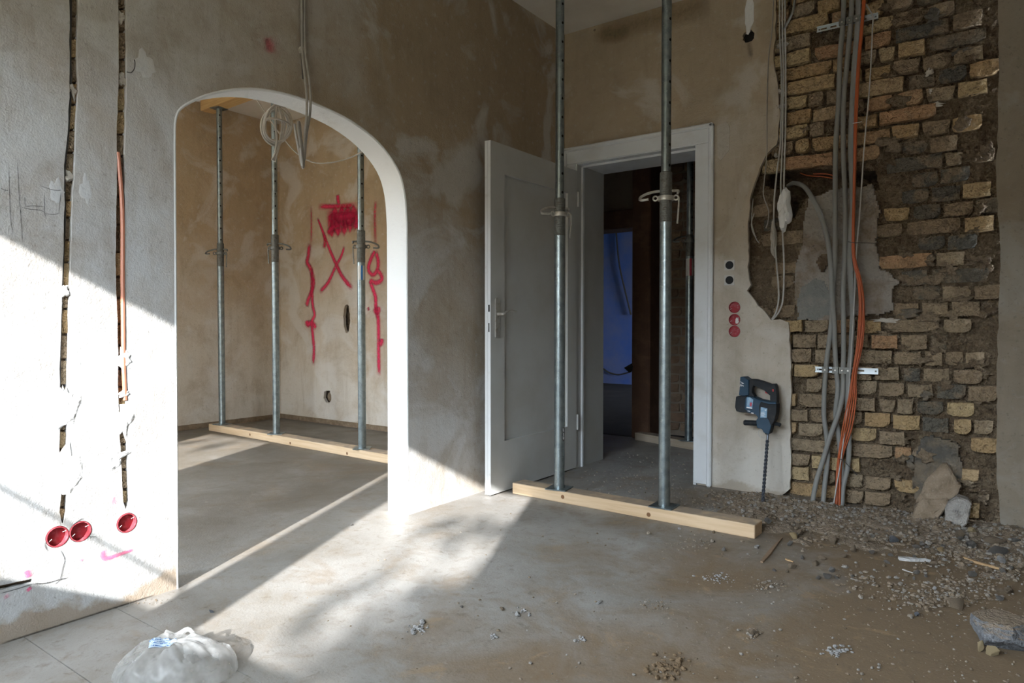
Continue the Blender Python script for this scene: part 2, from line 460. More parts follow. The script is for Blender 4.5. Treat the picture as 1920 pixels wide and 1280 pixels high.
MAT['spray'] = make_spray('spray_red', (0.72, 0.02, 0.10))
MAT['spray_pink'] = make_spray('spray_pink', (0.85, 0.16, 0.32))
MAT['pencil'] = make_spray('pencil', (0.03, 0.03, 0.03))
MAT['damp'] = make_spray('damp_stain', (0.30, 0.20, 0.08))


# ------------------------------------------------------------------ object helpers
def tag(o, label=None, cat=None, group=None, kind=None):
    if label:
        o['label'] = label
    if cat:
        o['category'] = cat
    if group:
        o['group'] = group
    if kind:
        o['kind'] = kind
    return o


def empty(name, loc=(0, 0, 0)):
    o = bpy.data.objects.new(name, None)
    COL.objects.link(o)
    o.location = loc
    o.empty_display_size = 0.05
    return o


def mesh_obj(name, me, mat=None, parent=None):
    if mat is not None:
        me.materials.append(MAT[mat] if isinstance(mat, str) else mat)
    o = bpy.data.objects.new(name, me)
    COL.objects.link(o)
    if parent is not None:
        o.parent = parent
        o.matrix_parent_inverse = Matrix.Translation(-parent.location) if parent.parent is None else Matrix.Translation(-(parent.matrix_parent_inverse @ parent.matrix_basis).translation if False else Vector((0, 0, 0)))
    return o


def from_bm(name, bm, mat, parent=None, smooth=False, recalc=True):
    if recalc:
        bmesh.ops.recalc_face_normals(bm, faces=bm.faces)
    me = bpy.data.meshes.new(name)
    bm.to_mesh(me)
    bm.free()
    if smooth:
        me.polygons.foreach_set('use_smooth', [True] * len(me.polygons))
        me.set_sharp_from_angle(angle=math.radians(42))
    return mesh_obj(name, me, mat, parent)


def bm_box(bm, lo, hi, M=None, bev=0.0):
    vs = [bm.verts.new((x, y, z)) for x in (lo[0], hi[0]) for y in (lo[1], hi[1]) for z in (lo[2], hi[2])]
    fs = [(0, 1, 3, 2), (4, 6, 7, 5), (0, 4, 5, 1), (2, 3, 7, 6), (0, 2, 6, 4), (1, 5, 7, 3)]
    faces = [bm.faces.new([vs[i] for i in f]) for f in fs]
    if bev:
        es = list({e for f in faces for e in f.edges})
        r = bmesh.ops.bevel(bm, geom=es, offset=bev, segments=1, affect='EDGES')
        vs = list({v for f in r['faces'] for v in f.verts} | {v for v in vs if v.is_valid})
    if M is not None:
        bmesh.ops.transform(bm, matrix=M, verts=[v for v in vs if v.is_valid])


def box(name, lo, hi, mat, parent=None, M=None, bev=0.0):
    bm = bmesh.new()
    bm_box(bm, lo, hi, M, bev)
    return from_bm(name, bm, mat, parent)


def slab(name, outline, holes, to3, w0, w1, mat, parent=None):
    """polygon with holes in (u, v), extruded from depth w0 to w1"""
    loops = [outline] + list(holes)
    flatv = [p for l in loops for p in l]
    tris = tessellate_polygon([[Vector((p[0], p[1], 0)) for p in l] for l in loops])
    bm = bmesh.new()
    a = [bm.verts.new(to3(u, v, w0)) for u, v in flatv]
    c = [bm.verts.new(to3(u, v, w1)) for u, v in flatv]
    for t in tris:
        if len(set(t)) == 3:
            try:
                bm.faces.new([a[i] for i in t])
                bm.faces.new([c[i] for i in reversed(t)])
            except ValueError:
                pass
    k = 0
    for l in loops:
        n = len(l)
        for i in range(n):
            j = (i + 1) % n
            try:
                bm.faces.new((a[k + i], a[k + j], c[k + j], c[k + i]))
            except ValueError:
                pass
        k += n
    return from_bm(name, bm, mat, parent)


TO_L = lambda u, v, w: (w, u, v)      # plane x = w
TO_R = lambda u, v, w: (u, w, v)      # plane y = w
TO_G = lambda u, v, w: (u, v, w)      # plane z = w


def jag(pts, amp, step, closed=False, seed=0):
    rnd = random.Random(seed)
    out = []
    n = len(pts)
    for i in range(n if closed else n - 1):
        a, b = Vector(pts[i]), Vector(pts[(i + 1) % n])
        k = max(1, int((b - a).length / step))
        for j in range(k):
            p = a.lerp(b, j / k)
            out.append((p.x + rnd.uniform(-amp, amp), p.y + rnd.uniform(-amp, amp)))
    if not closed:
        out.append(tuple(pts[-1]))
    return out


def circle2(c, r, n=20, sq=1.0):
    return [(c[0] + r * math.cos(2 * math.pi * i / n), c[1] + r * sq * math.sin(2 * math.pi * i / n)) for i in range(n)]


def catmull(pts, sub=6):
    pts = [Vector(p) for p in pts]
    if len(pts) < 3:
        return pts
    P = [pts[0] * 2 - pts[1]] + pts + [pts[-1] * 2 - pts[-2]]
    out = []
    for i in range(1, len(P) - 2):
        p0, p1, p2, p3 = P[i - 1:i + 3]
        for j in range(sub):
            t = j / sub
            out.append(0.5 * ((2 * p1) + (p2 - p0) * t + (2 * p0 - 5 * p1 + 4 * p2 - p3) * t * t + (3 * p1 - p0 - 3 * p2 + p3) * t ** 3))
    out.append(pts[-1])
    return out


def bm_tube(bm, pts, r, n=8, cap=True):
    rings = []
    prev = Vector((0.13, 0.31, 0.94)).normalized()
    m = len(pts)
    for i, p in enumerate(pts):
        t = (pts[min(i + 1, m - 1)] - pts[max(i - 1, 0)]).normalized()
        u = prev - t * prev.dot(t)
        if u.length < 1e-4:
            u = t.orthogonal()
        u.normalize()
        w = t.cross(u)
        prev = u
        rr = r(i / (m - 1)) if callable(r) else r
        rings.append([bm.verts.new(p + (u * math.cos(a) + w * math.sin(a)) * rr) for a in [2 * math.pi * k / n for k in range(n)]])
    for i in range(m - 1):
        for k in range(n):
            bm.faces.new((rings[i][k], rings[i][(k + 1) % n], rings[i + 1][(k + 1) % n], rings[i + 1][k]))
    if cap:
        bm.faces.new(list(reversed(rings[0])))
        bm.faces.new(rings[-1])


def tube(name, pts, r, mat, parent=None, n=8, sub=6):
    bm = bmesh.new()
    bm_tube(bm, catmull(pts, sub), r, n)
    return from_bm(name, bm, mat, parent, smooth=True)


def bm_lathe(bm, prof, c, n=24, axis='Z', close=False):
    """profile of (radius, height) spun about an axis through c"""
    rings = []
    for r, h in prof:
        ring = []
        for k in range(n):
            a = 2 * math.pi * k / n
            x, y = r * math.cos(a), r * math.sin(a)
            v = {'Z': (x, y, h), 'X': (h, x, y), 'Y': (x, h, y)}[axis]
            ring.append(bm.verts.new((c[0] + v[0], c[1] + v[1], c[2] + v[2])))
        rings.append(ring)
    for i in range(len(rings) - 1):
        for k in range(n):
            bm.faces.new((rings[i][k], rings[i][(k + 1) % n], rings[i + 1][(k + 1) % n], rings[i + 1][k]))
    if prof[0][0] > 0:
        bm.faces.new(list(reversed(rings[0])))
    if prof[-1][0] > 0:
        bm.faces.new(rings[-1])


def lathe(name, prof, c, mat, parent=None, n=24, axis='Z', smooth=True):
    bm = bmesh.new()
    bm_lathe(bm, prof, c, n, axis)
    o = from_bm(name, bm, mat, parent, smooth=smooth)
    return o


def blob(name, plane, c, rx, rz, th, mat, parent, seed=0, n=22, rough=0.25):
    """smeared lump on a wall plane ('L': x=0 facing +x, 'R': y=const facing -y); c is a 3D point on the plane"""
    bm = bmesh.new()
    rings = []
    for k, f in enumerate((1.0, 0.86, 0.6, 0.3)):
        ring = []
        for i in range(n):
            a = 2 * math.pi * i / n
            q = 1 + rough * 2 * fbm(math.cos(a) * 1.7 + seed * 3.1, math.sin(a) * 1.7, seed * 1.7, 3)
            u, v = rx * f * q * math.cos(a), rz * f * q * math.sin(a)
            h = th * (0.0, 0.75, 1.0, 0.9)[k] * max(0.45, 1 + 0.6 * fbm(u * 40 + seed, v * 40, 0, 2) * (k > 0))
            p = (c[0] + h, c[1] + u, c[2] + v) if plane == 'L' else (c[0] + u, c[1] - h, c[2] + v)
            ring.append(bm.verts.new(p))
        rings.append(ring)
    for i in range(3):
        for k in range(n):
            bm.faces.new((rings[i][k], rings[i][(k + 1) % n], rings[i + 1][(k + 1) % n], rings[i + 1][k]))
    p = (c[0] + th * 0.9, c[1], c[2]) if plane == 'L' else (c[0], c[1] - th * 0.9, c[2])
    cv = bm.verts.new(p)
    for k in range(n):
        bm.faces.new((rings[3][k], rings[3][(k + 1) % n], cv))
    return from_bm(name, bm, mat, parent, smooth=True)


def stroke(name, pts, width, normal, mat, parent=None, dens=1.0, off=0.0015, sub=5):
    """sprayed or drawn line: ribbon of paint a millimetre proud of the wall, thinning out at its edges"""
    P = catmull(pts, sub)
    nrm = Vector(normal)
    verts, faces, den = [], [], []
    m = len(P)
    fr = (-1.0, -0.55, 0.0, 0.55, 1.0)
    dv = (0.0, 0.55, 1.0, 0.55, 0.0)
    for i, p in enumerate(P):
        t = (P[min(i + 1, m - 1)] - P[max(i - 1, 0)]).normalized()
        s = nrm.cross(t).normalized()
        w = width(i / (m - 1)) if callable(width) else width
        e = min(1.0, min(i, m - 1 - i) / 1.5) if m > 3 else 1.0
        for f, d in zip(fr, dv):
            verts.append(p + nrm * off + s * (f * w))
            den.append(d * dens * (0.15 + 0.85 * e))
    for i in range(m - 1):
        for k in range(4):
            a = i * 5 + k
            faces.append((a, a + 1, a + 6, a + 5))
    me = bpy.data.meshes.new(name)
    me.from_pydata([tuple(v) for v in verts], [], faces)
    at = me.attributes.new('dens', 'FLOAT', 'POINT')
    at.data.foreach_set('value', den)
    return mesh_obj(name, me, mat, parent)


def rock_mesh(name, seed, sub=3, facets=9, rough=0.10):
    facets = facets + 6
    bm = bmesh.new()
    bmesh.ops.create_icosphere(bm, subdivisions=sub, radius=1.0)
    rnd = random.Random(seed)
    planes = []
    for _ in range(facets):
        v = Vector((rnd.gauss(0, 1), rnd.gauss(0, 1), rnd.gauss(0, 1))).normalized()
        planes.append((v, rnd.uniform(0.42, 0.78)))
    for v in bm.verts:
        p = v.co.copy()
        for nrm, d in planes:
            k = p.dot(nrm)
            if k > d:
                p -= nrm * (k - d)
        p *= 1 + rough * fbm(p.x * 2.5 + seed, p.y * 2.5, p.z * 2.5, 3)
        v.co = p
    me = bpy.data.meshes.new(name)
    bm.to_mesh(me)
    bm.free()
    return me


def text_obj(name, body, size, mat, M, parent, extrude=0.0004):
    cu = bpy.data.curves.new(name, 'FONT')
    cu.body = body
    cu.size = size
    cu.extrude = extrude
    cu.align_x = 'CENTER'
    cu.align_y = 'CENTER'
    cu.materials.append(MAT[mat])
    tmp = bpy.data.objects.new(name, cu)
    COL.objects.link(tmp)
    bpy.context.view_layer.update()
    me = bpy.data.meshes.new_from_object(tmp.evaluated_get(bpy.context.evaluated_depsgraph_get()))
    bpy.data.objects.remove(tmp)
    me.name = name
    o = bpy.data.objects.new(name, me)
    COL.objects.link(o)
    o.parent = parent
    o.matrix_parent_inverse = Matrix.Translation(-parent.location)
    o.matrix_basis = M
    return o


# ================================================================== THE SETTING
H1, H2 = 2.89, 3.00
ARCH = [(-2.668, 0.0), (-2.665, 0.8), (-2.660, 1.60), (-2.655, 1.691), (-2.62, 1.748), (-2.507, 1.823), (-2.35, 1.883), (-2.178, 1.907),
        (-2.016, 1.903), (-1.838, 1.878), (-1.676, 1.819), (-1.554, 1.724), (-1.500, 1.609), (-1.483, 1.453), (-1.483, 0.7), (-1.483, 0.0)]
_c = catmull([Vector((a, b, 0)) for a, b in ARCH[2:14]], 4)
ARCH = ARCH[:2] + [(p.x, p.y) for p in _c] + ARCH[14:]

# ---- floor: bed, poured screed, and the narrow boards bare at the left
SEAMS = (-3.67, -3.405, -3.14, -2.875)
floor = box('floor', (-4.0, -5.35, -0.12), (4.5, 7.2, -0.012), 'floor')
tag(floor, 'dusty grey screed floor of the stripped room', 'floor', kind='structure')
box('screed', (-0.0, SEAMS[-1] + 0.0015, -0.012), (4.5, 1.6, 0.0), 'floor', floor)
box('screed', (-4.0, -5.35, -0.012), (-0.0005, 7.2, 0.0), 'floor', floor)
box('screed', (-0.0, -5.35, -0.012), (4.5, SEAMS[0] - 0.0015, 0.0), 'floor', floor)
box('screed', (-0.0, 1.6005, -0.012), (4.5, 7.2, 0.0), 'floor', floor)
for a, b in zip(SEAMS[:-1], SEAMS[1:]):
    box('floor_panel', (-0.0, a + 0.0015, -0.012), (4.5, b - 0.0015, 0.0), 'floor', floor)

# ---- ceilings
tag(box('ceiling_main', (0.0, -5.3, H1), (4.5, 0.35, H1 + 0.15), 'ceiling'), 'dingy pale ceiling above the room with the opened brick wall', 'ceiling', kind='structure')
tag(box('ceiling_side', (-4.0, -5.3, H2), (-0.0, 0.5, H2 + 0.15), 'ceiling'), 'pale ceiling of the side room seen through the arch', 'ceiling', kind='structure')
tag(box('ceiling_hall', (-4.4, 0.58, 2.75), (1.75, 7.2, 2.9), 'hall_plaster'), 'dark ceiling over the hall beyond the open door', 'ceiling', kind='structure')

tag(box('ceiling_door', (0.0, 0.355, 2.76), (1.75, 0.579, 2.9), 'hall_plaster'), 'dark strip of hall ceiling just behind the doorway', 'ceiling', kind='structure')
tag(box('ground_outside', (-40, -80, -3.2), (60, -5.4, -3.0), 'ground'), 'garden ground outside the windows', 'ground', kind='structure')  # added out of view to dim and warm the light on upper walls

tag(box('house_outside', (-25, -30, -3.0), (32, -24, 5.2), 'house'), 'neighbouring house across the garden', 'house', kind='structure')  # mass added out of view to cut off low sky and darken upper walls
tag(box('house_outside', (-22, -22, -3.0), (-16, 8, 4.2), 'house'), 'second neighbouring house beyond the side room', 'house', kind='structure')  # second mass added to cut low sky at the side room

# ---- left wall with the arch
GROOVE1_L = [(130, -460), (130, -30), (130, 100), (131, 160), (127, 250), (120, 310), (121, 360), (119, 450), (117, 520), (113, 640), (112, 740), (112, 840), (116, 900), (112, 960), (116, 980)]
GROOVE1_R = [(148, -460), (148, -30), (145, 100), (147, 160), (142, 250), (140, 310), (137, 360), (134, 450), (131, 520), (129, 640), (127, 740), (126, 840), (129, 900), (124, 960), (119, 980)]
GROOVE2_L = [(222, -460), (222, -30), (222, 150), (219, 250), (219, 320), (218, 420), (217, 520), (220, 600), (221, 640), (222, 760), (225, 820), (228, 880), (231, 940)]
GROOVE2_R = [(237, -460), (237, -30), (238, 150), (236, 250), (234, 320), (234, 420), (234, 520), (234, 600), (236, 640), (238, 760), (239, 820), (241, 880), (242, 940), (236, 955)]


def clipz(pts):
    return [(u, min(v, H1 - 0.02)) for u, v in pts]


def groove_poly(gl, gr, seed):
    a = jag([L2(*p) for p in gl], 0.0014, 0.035, seed=seed)
    b = jag([L2(*p) for p in gr], 0.0014, 0.035, seed=seed + 1)
    return clipz(a + b[::-1])


BOXES_L = [((108, 1006), 0.033), ((151, 996), 0.033), ((238, 980), 0.033)]
holes = [groove_poly(GROOVE1_L, GROOVE1_R, 1), groove_poly(GROOVE2_L, GROOVE2_R, 3)]
holes.append(jag([L2(-40, 1108), L2(0, 1098), L2(60, 1084), L2(61, 1092), L2(0, 1107), L2(-40, 1117)], 0.0012, 0.02, True, 5))
for (p, r) in BOXES_L:
    holes.append(circle2(L2(*p), r + 0.001, 28))
outline_L = [(-5.0, 0.0)] + ARCH + [(0.0, 0.0), (0.0, H1), (-5.0, H1)]
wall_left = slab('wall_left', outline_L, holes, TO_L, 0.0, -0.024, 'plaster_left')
tag(wall_left, 'grey plastered wall with a white arched opening and two vertical cable chases', 'wall', kind='structure')
slab('masonry_core', [(-5.0, 0.0)] + ARCH + [(0.35, 0.0), (0.35, H2), (-5.0, H2)], [], TO_L, -0.040, -0.128, 'raw', wall_left)
slab('backing_coat', [(-5.0, 0.0)] + ARCH + [(0.0, 0.0), (0.0, H1), (-5.0, H1)], [], TO_L, -0.0245, -0.0395, 'raw', wall_left)
slab('rear_plaster', [(-5.0, 0.0)] + ARCH + [(0.35, 0.0), (0.35, H2), (-5.0, H2)], [], TO_L, -0.1285, -0.140, 'plaster_side', wall_left)
# smooth white lining of the arch
bm = bmesh.new()
mid = (-2.08, 0.9)
NSEC = 5
rows = []
for i, (u, v) in enumerate(ARCH):
    a, b = ARCH[max(i - 1, 0)], ARCH[min(i + 1, len(ARCH) - 1)]
    t = Vector((b[0] - a[0], b[1] - a[1])).normalized()
    nrm = Vector((t.y, -t.x))
    iu, iv = u + nrm.x * 0.010, v + nrm.y * 0.010
    ou, ov = u - nrm.x * 0.010, v - nrm.y * 0.010
    k = 0.0015 * fbm(u * 6, v * 6, 0, 3)
    rows.append([bm.verts.new(q) for q in ((0.0004, u, v), (0.0016, u * 0.5 + iu * 0.5 + k, v * 0.5 + iv * 0.5 + k), (-0.002, iu + k, iv + k), (-0.07, iu - k, iv - k), (-0.138, iu, iv), (-0.1415, u * 0.6 + iu * 0.4, v * 0.6 + iv * 0.4), (-0.1405, u, v))])
for i in range(len(rows) - 1):
    for k in range(6):
        bm.faces.new((rows[i][k], rows[i][k + 1], rows[i + 1][k + 1], rows[i + 1][k]))
from_bm('arch_lining', bm, 'plaster_white', wall_left, smooth=True, recalc=True)

# bricks showing in the bottom of the two chases
def chase_bricks(gl, gr, y0, y1, seed):
    rnd = random.Random(seed)

    def edge(g, y):
        for (xa, ya), (xb, yb) in zip(g[:-1], g[1:]):
            if ya <= y <= yb:
                return xa + (xb - xa) * (y - ya) / (yb - ya)
        return g[-1][0]
    y = y0
    while y < y1:
        h = rnd.uniform(32, 52)
        ye = min(y + h, y1)
        cs = []
        for yy in (y + 1.2, ye - 1.2):
            cs.append((L2(edge(gl, yy) - 1.5, yy), L2(edge(gr, yy) + 1.5, yy)))
        d = rnd.uniform(0.011, 0.017)
        bm = bmesh.new()
        pts = [cs[0][0], cs[0][1], cs[1][1], cs[1][0]]
        vs = []
        for x in (-0.0243, -d):
            s = 0.0 if x < -0.02 else 0.0015
            ring = []
            for (u, v), su, sv in zip(pts, (1, -1, -1, 1), (-1, -1, 1, 1)):
                ring.append(bm.verts.new((x, u + su * s, min(v, H1 - 0.02) + sv * s)))
            vs.append(ring)
        bm.faces.new(vs[1])
        for k in range(4):
            bm.faces.new((vs[0][k], vs[0][(k + 1) % 4], vs[1][(k + 1) % 4], vs[1][k]))
        from_bm('brick', bm, rnd.choice(('brick_tan', 'brick_dusty', 'brick_dusty')), wall_left)
        y = ye + 1.0


chase_bricks(GROOVE1_L, GROOVE1_R, -400, 975, 11)
chase_bricks(GROOVE2_L, GROOVE2_R, -400, 945, 12)

# white plaster dabs over the chases and older grey ones higher up
DABS = [(124, 765, 0.045, 0.055, 'plaster_dab'), (122, 745, 0.025, 0.03, 'plaster_dab'), (124, 880, 0.055, 0.062, 'plaster_dab'), (128, 905, 0.03, 0.03, 'plaster_dab'),
        (232, 785, 0.032, 0.060, 'plaster_dab'), (212, 860, 0.042, 0.032, 'plaster_dab'), (233, 672, 0.022, 0.035, 'plaster_dab'), (234, 738, 0.020, 0.012, 'plaster_dab'),
        (121, 545, 0.013, 0.017, 'plaster_dab'),
        (131, 330, 0.015, 0.020, 'dab_grey'), (136, 170, 0.014, 0.020, 'dab_grey'), (230, 148, 0.016, 0.020, 'dab_grey'), (229, 31, 0.016, 0.018, 'dab_grey')]
for i, (px, py, rx, rz, m) in enumerate(DABS):
    p = L(px, py)
    blob('plaster_dab', 'L', (-0.001 if m == 'plaster_dab' else -0.014, p.y, p.z), rx, rz, 0.0035 if m == 'plaster_dab' else 0.010, m, wall_left, seed=i + 1, rough=0.40)
# filled, smoothed patches round the socket boxes and pale knifed-on patches
for i, (px, py, rx, rz) in enumerate([(270, 120, 0.035, 0.045), (104, 358, 0.018, 0.04), (160, 355, 0.02, 0.045), (128, 1040, 0.05, 0.03)]):
    p = L(px, py)
    blob('filler_patch', 'L', (-0.0005, p.y, p.z), rx, rz, 0.0010, 'filler', wall_left, seed=i + 30)

# pencil lines and spray marks on the left wall
def strokeL(pts, w, m, d=1.0):
    stroke('spray_mark' if m != 'pencil' else 'pencil_line', [L(*p) for p in pts], w, (1, 0, 0), m, wall_left, d)


for pts in ([(16, 300), (19, 400), (24, 440)], [(32, 300), (36, 370), (40, 420), (42, 455)], [(0, 352), (8, 356), (16, 357)], [(75, 348), (95, 355), (108, 357), (114, 356)],
            [(114, 360), (112, 380), (110, 398)], [(46, 387), (60, 386), (83, 387)], [(43, 389), (55, 392), (75, 394), (83, 398)], [(83, 360), (83, 395), (85, 408)], [(46, 370), (47, 387)], [(83, 400), (100, 402), (112, 399)]):
    strokeL(pts, 0.0014, 'pencil', 0.8)
strokeL([(193, 1030), (194, 1045), (202, 1046), (215, 1042), (232, 1036), (250, 1030)], lambda t: 0.014 * (1 - 0.55 * t), 'spray_pink', 0.85)
strokeL([(50, 1068), (52, 1076), (54, 1082)], 0.012, 'spray_pink', 0.95)
strokeL([(52, 1102), (56, 1106)], 0.010, 'spray_pink', 0.8)
strokeL([(152, 1048), (154, 1051)], 0.008, 'spray_pink', 0.5)
strokeL([(212, 932), (214, 945)], 0.012, 'spray_pink', 0.35)
strokeL([(10, 1115), (14, 1120)], 0.010, 'spray_pink', 0.4)
strokeL([(500, 70), (505, 85), (508, 100)], 0.030, 'spray', 0.45)

for pts, w in (([(113, 1030), (121, 1048), (117, 1066), (112, 1086), (101, 1096)], 0.0022), ([(62, 1094), (85, 1093), (112, 1086), (127, 1083)], 0.0026), ([(0, 1112), (30, 1104), (62, 1094)], 0.0020), ([(88, 1012), (84, 1022), (90, 1034)], 0.0018), ([(135, 985), (150, 974), (156, 972)], 0.0024), ([(168, 1006), (180, 1006)], 0.0014)):
    strokeL(pts, w, 'pencil', 0.9)
stroke('floor_gap', [Vector((0.0, L(px, 1100).y, 0.003)) for px in (0, 60, 120, 180, 240, 290)], 0.004, (1, 0, 0), 'pencil', wall_left, 0.75)

# ---- window wall behind the camera, with the two windows that light the rooms
def winrect(w):
    return [(w[0], w[2]), (w[0], w[3]), (w[1], w[3]), (w[1], w[2])]


tag(slab('wall_behind', [(-4.0, 0.0), (4.5, 0.0), (4.5, H2), (-4.0, H2)], [winrect(WIN1), winrect(WIN2)], TO_R, WIN_Y, WIN_Y - 0.28, 'plaster_door'), 'outer wall with the windows that let the sun in', 'wall', kind='structure')
tag(box('wall_side', (4.3, -5.0, 0.0), (4.5, 0.0, H1), 'plaster_door'), 'plain plaster wall closing the room on the far right side', 'wall', kind='structure')


def window(name, w, mull, label):
    e = empty(name, ((w[0] + w[1]) / 2, WIN_Y - 0.05, w[2]))
    tag(e, label, 'window', kind='structure')
    y0, y1 = WIN_Y - 0.10, WIN_Y - 0.04
    box('window_frame', (w[0] - 0.02, y0, w[3]), (w[1] + 0.02, y1, w[3] + 0.04), 'paint_white', e)
    box('window_sill', (w[0] - 0.02, y0, w[2] - 0.04), (w[1] + 0.02, y1, w[2]), 'paint_white', e)
    for x in mull:
        box('mullion', (x[0], y0, w[2]), (x[1], y1, w[3]), 'paint_white', e)
    return e


w1 = window('window_1', WIN1, [(1.149, 1.385)], 'double casement window behind the camera')
tube('stay_bar', [(0.31, -5.07, 1.84), (0.847, -5.07, 1.446), (1.15, -5.07, 1.225)], 0.007, 'steel_dark', w1)
window('window_2', WIN2, [], 'single window of the side room')

# ---- side room seen through the arch
WB = 0.35
HOLES_B = []
for (px, py, rx, rz, sd) in ((650, 597, 0.048, 0.135, 3), (614, 743, 0.060, 0.062, 4)):
    p = R(px, py, WB)
    HOLES_B.append(jag(circle2((p.x, p.z), rx, 18, rz / rx), 0.007, 0.02, True, sd))
wall_back = slab('wall_back', [(-4.0, 0.0), (-0.14, 0.0), (-0.14, H2), (-4.0, H2)], HOLES_B, TO_R, WB, WB + 0.03, 'plaster_side')
tag(wall_back, 'tan plaster wall with red spray-paint marks seen through the arch', 'wall', kind='structure')
box('masonry_core', (-4.0, WB + 0.055, 0.0), (-0.14, WB + 0.20, H2), 'hole_brown', wall_back)
p = R(614, 743, WB)
lathe('pipe_sleeve', [(0.036, 0.024), (0.042, 0.024), (0.042, 0.052), (0.036, 0.052)], (p.x + 0.012, WB, p.z - 0.002), 'raw', wall_back, axis='Y')
tag(slab('wall_far', [(-5.0, 0.0), (WB, 0.0), (WB, H2), (-5.0, H2)], [[(-4.0, 0.85), (-4.0, 2.30), (-2.3, 2.30), (-2.3, 0.85)]], TO_L, -3.62, -3.80, 'plaster_side'), 'stained plaster wall at the far end of the side room', 'wall', kind='structure')  # window hole out of view, added to brighten the side room
tag(box('baseboard_back', (-3.62, WB - 0.010, 0.0), (-0.14, WB - 0.0005, 0.045), 'raw'), 'crumbly brown strip where the skirting of the sprayed wall was torn off', 'skirting strip', kind='structure')
tag(box('baseboard_far', (-3.6195, -5.0, 0.0), (-3.610, WB - 0.011, 0.045), 'raw'), 'crumbly brown strip along the foot of the far plaster wall', 'skirting strip', kind='structure')


def strokeB(pts, w, d=1.0, mat='spray'):
    stroke('spray_mark', [R(px, py, WB) for px, py in pts], (lambda t: w(t) * 1.35) if callable(w) else w * 1.35, (0, -1, 0), mat, wall_back, min(1.0, d * 1.1))


strokeB([(584, 384), (584, 420), (584, 455)], 0.016, 0.55)
strokeB([(581, 455), (578, 480), (576, 492), (583, 505), (588, 530), (584, 548), (578, 562), (575, 575)], 0.030, 0.85)
strokeB([(584, 500), (586, 567), (590, 590), (585, 604), (587, 630), (589, 655), (587, 685)], 0.024, 0.85)
strokeB([(575, 600), (577, 608), (584, 606), (594, 615)], 0.032, 0.9)
strokeB([(597, 387), (630, 387), (669, 385)], 0.026, 1.0)
strokeB([(633, 364), (634, 374), (636, 384)], 0.026, 0.9)
strokeB([(618, 392), (622, 438), (628, 394), (634, 436), (641, 392), (646, 434), (652, 392), (657, 428), (663, 392), (668, 425), (672, 395)], 0.044, 1.0)
strokeB([(616, 404), (640, 406), (670, 402)], 0.050, 1.0)
strokeB([(614, 440), (622, 428), (640, 416), (668, 412)], 0.034, 1.0)
strokeB([(595, 407), (604, 430), (612, 452), (628, 490), (642, 518), (661, 542)], lambda t: 0.014 + 0.014 * t, 0.9)
strokeB([(607, 435), (610, 452), (607, 466)], 0.026, 0.8)
strokeB([(646, 461), (640, 480), (628, 503), (615, 530), (599, 548)], lambda t: 0.016 + 0.010 * t, 0.85)
strokeB([(705, 376), (703, 400), (704, 465)], 0.018, 0.55)
strokeB([(704, 470), (709, 488), (708, 505), (700, 515), (692, 508), (692, 496), (698, 480), (704, 470)], 0.024, 1.0)
strokeB([(706, 505), (714, 514), (716, 524), (706, 530), (695, 527), (698, 538), (704, 556), (705, 575), (709, 600)], 0.024, 1.0)
strokeB([(700, 578), (708, 586), (712, 574)], 0.026, 0.9)
strokeB([(709, 580), (710, 630), (710, 660), (711, 704)], 0.024, 0.95)
strokeB([(716, 634), (715, 642), (710, 644)], 0.030, 0.95)
strokeB([(690, 576), (692, 582)], 0.020, 0.6)

# ---- door wall: plaster skin, brick area, plain plaster on the right
EDGE = [(1455, -70), (1454, 60), (1450, 110), (1456, 150), (1462, 210), (1457, 270), (1437, 289), (1425, 315), (1408, 365), (1401, 430), (1404, 470), (1402, 500), (1407, 535),
        (1400, 545), (1422, 572), (1446, 600), (1462, 598), (1478, 604), (1481, 650), (1484, 720), (1481, 790), (1484, 860), (1480, 915), (1462, 935), (1440, 942)]
edge_r = jag([R2(*p) for p in EDGE], 0.0035, 0.03, seed=21)
edge_r = [(u, min(max(v, 0.0), H1)) for u, v in edge_r]
edge_r[0] = (edge_r[0][0], H1)
edge_r[-1] = (edge_r[-1][0], 0.0)
DOOR = (0.080, 0.930, 2.035)       # rough opening
outline_R = [(0.0, 0.0), (DOOR[0], 0.0), (DOOR[0], DOOR[2]), (DOOR[1], DOOR[2]), (DOOR[1], 0.0)] + edge_r[::-1] + [(0.0, H1)]
holesR = [jag(circle2(R2(1404, 68), 0.034, 18), 0.004, 0.02, True, 31), circle2(R2(1115, 56), 0.009, 10)]
BOXES_R = [(1377, 576), (1377, 599), (1377, 621)]
for p in BOXES_R:
    holesR.append(circle2(R2(*p), 0.0335, 24))
for p in ((1368, 497), (1368, 525)):
    u, v = R2(*p)
    holesR.append(circle2((u, v), 0.024, 20))
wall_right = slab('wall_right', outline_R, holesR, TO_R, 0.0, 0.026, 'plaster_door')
tag(wall_right, 'tan plaster wall with a doorway and a wide strip broken open to bare brick', 'wall', kind='structure')
slab('masonry_core', [(0.0, 0.0), (DOOR[0], 0.0), (DOOR[0], DOOR[2]), (DOOR[1], DOOR[2]), (DOOR[1], 0.0), (1.16, 0.0), (1.16, H1), (0.0, H1)], [], TO_R, 0.055, 0.35, 'raw', wall_right)
box('masonry_core', (1.16, 0.315, 0.0), (4.5, 0.35, H1), 'raw', wall_right)
edge_p = jag([R2(1873, -70), R2(1872, 100), R2(1871, 240), R2(1868, 330), R2(1872, 420), R2(1878, 500), R2(1872, 560), R2(1869, 700), R2(1868, 860), R2(1872, 940), R2(1880, 1010)], 0.004, 0.04, seed=23)
edge_p = [(u, min(max(v, 0.0), H1)) for u, v in edge_p]
edge_p[0] = (edge_p[0][0], H1)
edge_p[-1] = (edge_p[-1][0], 0.0)
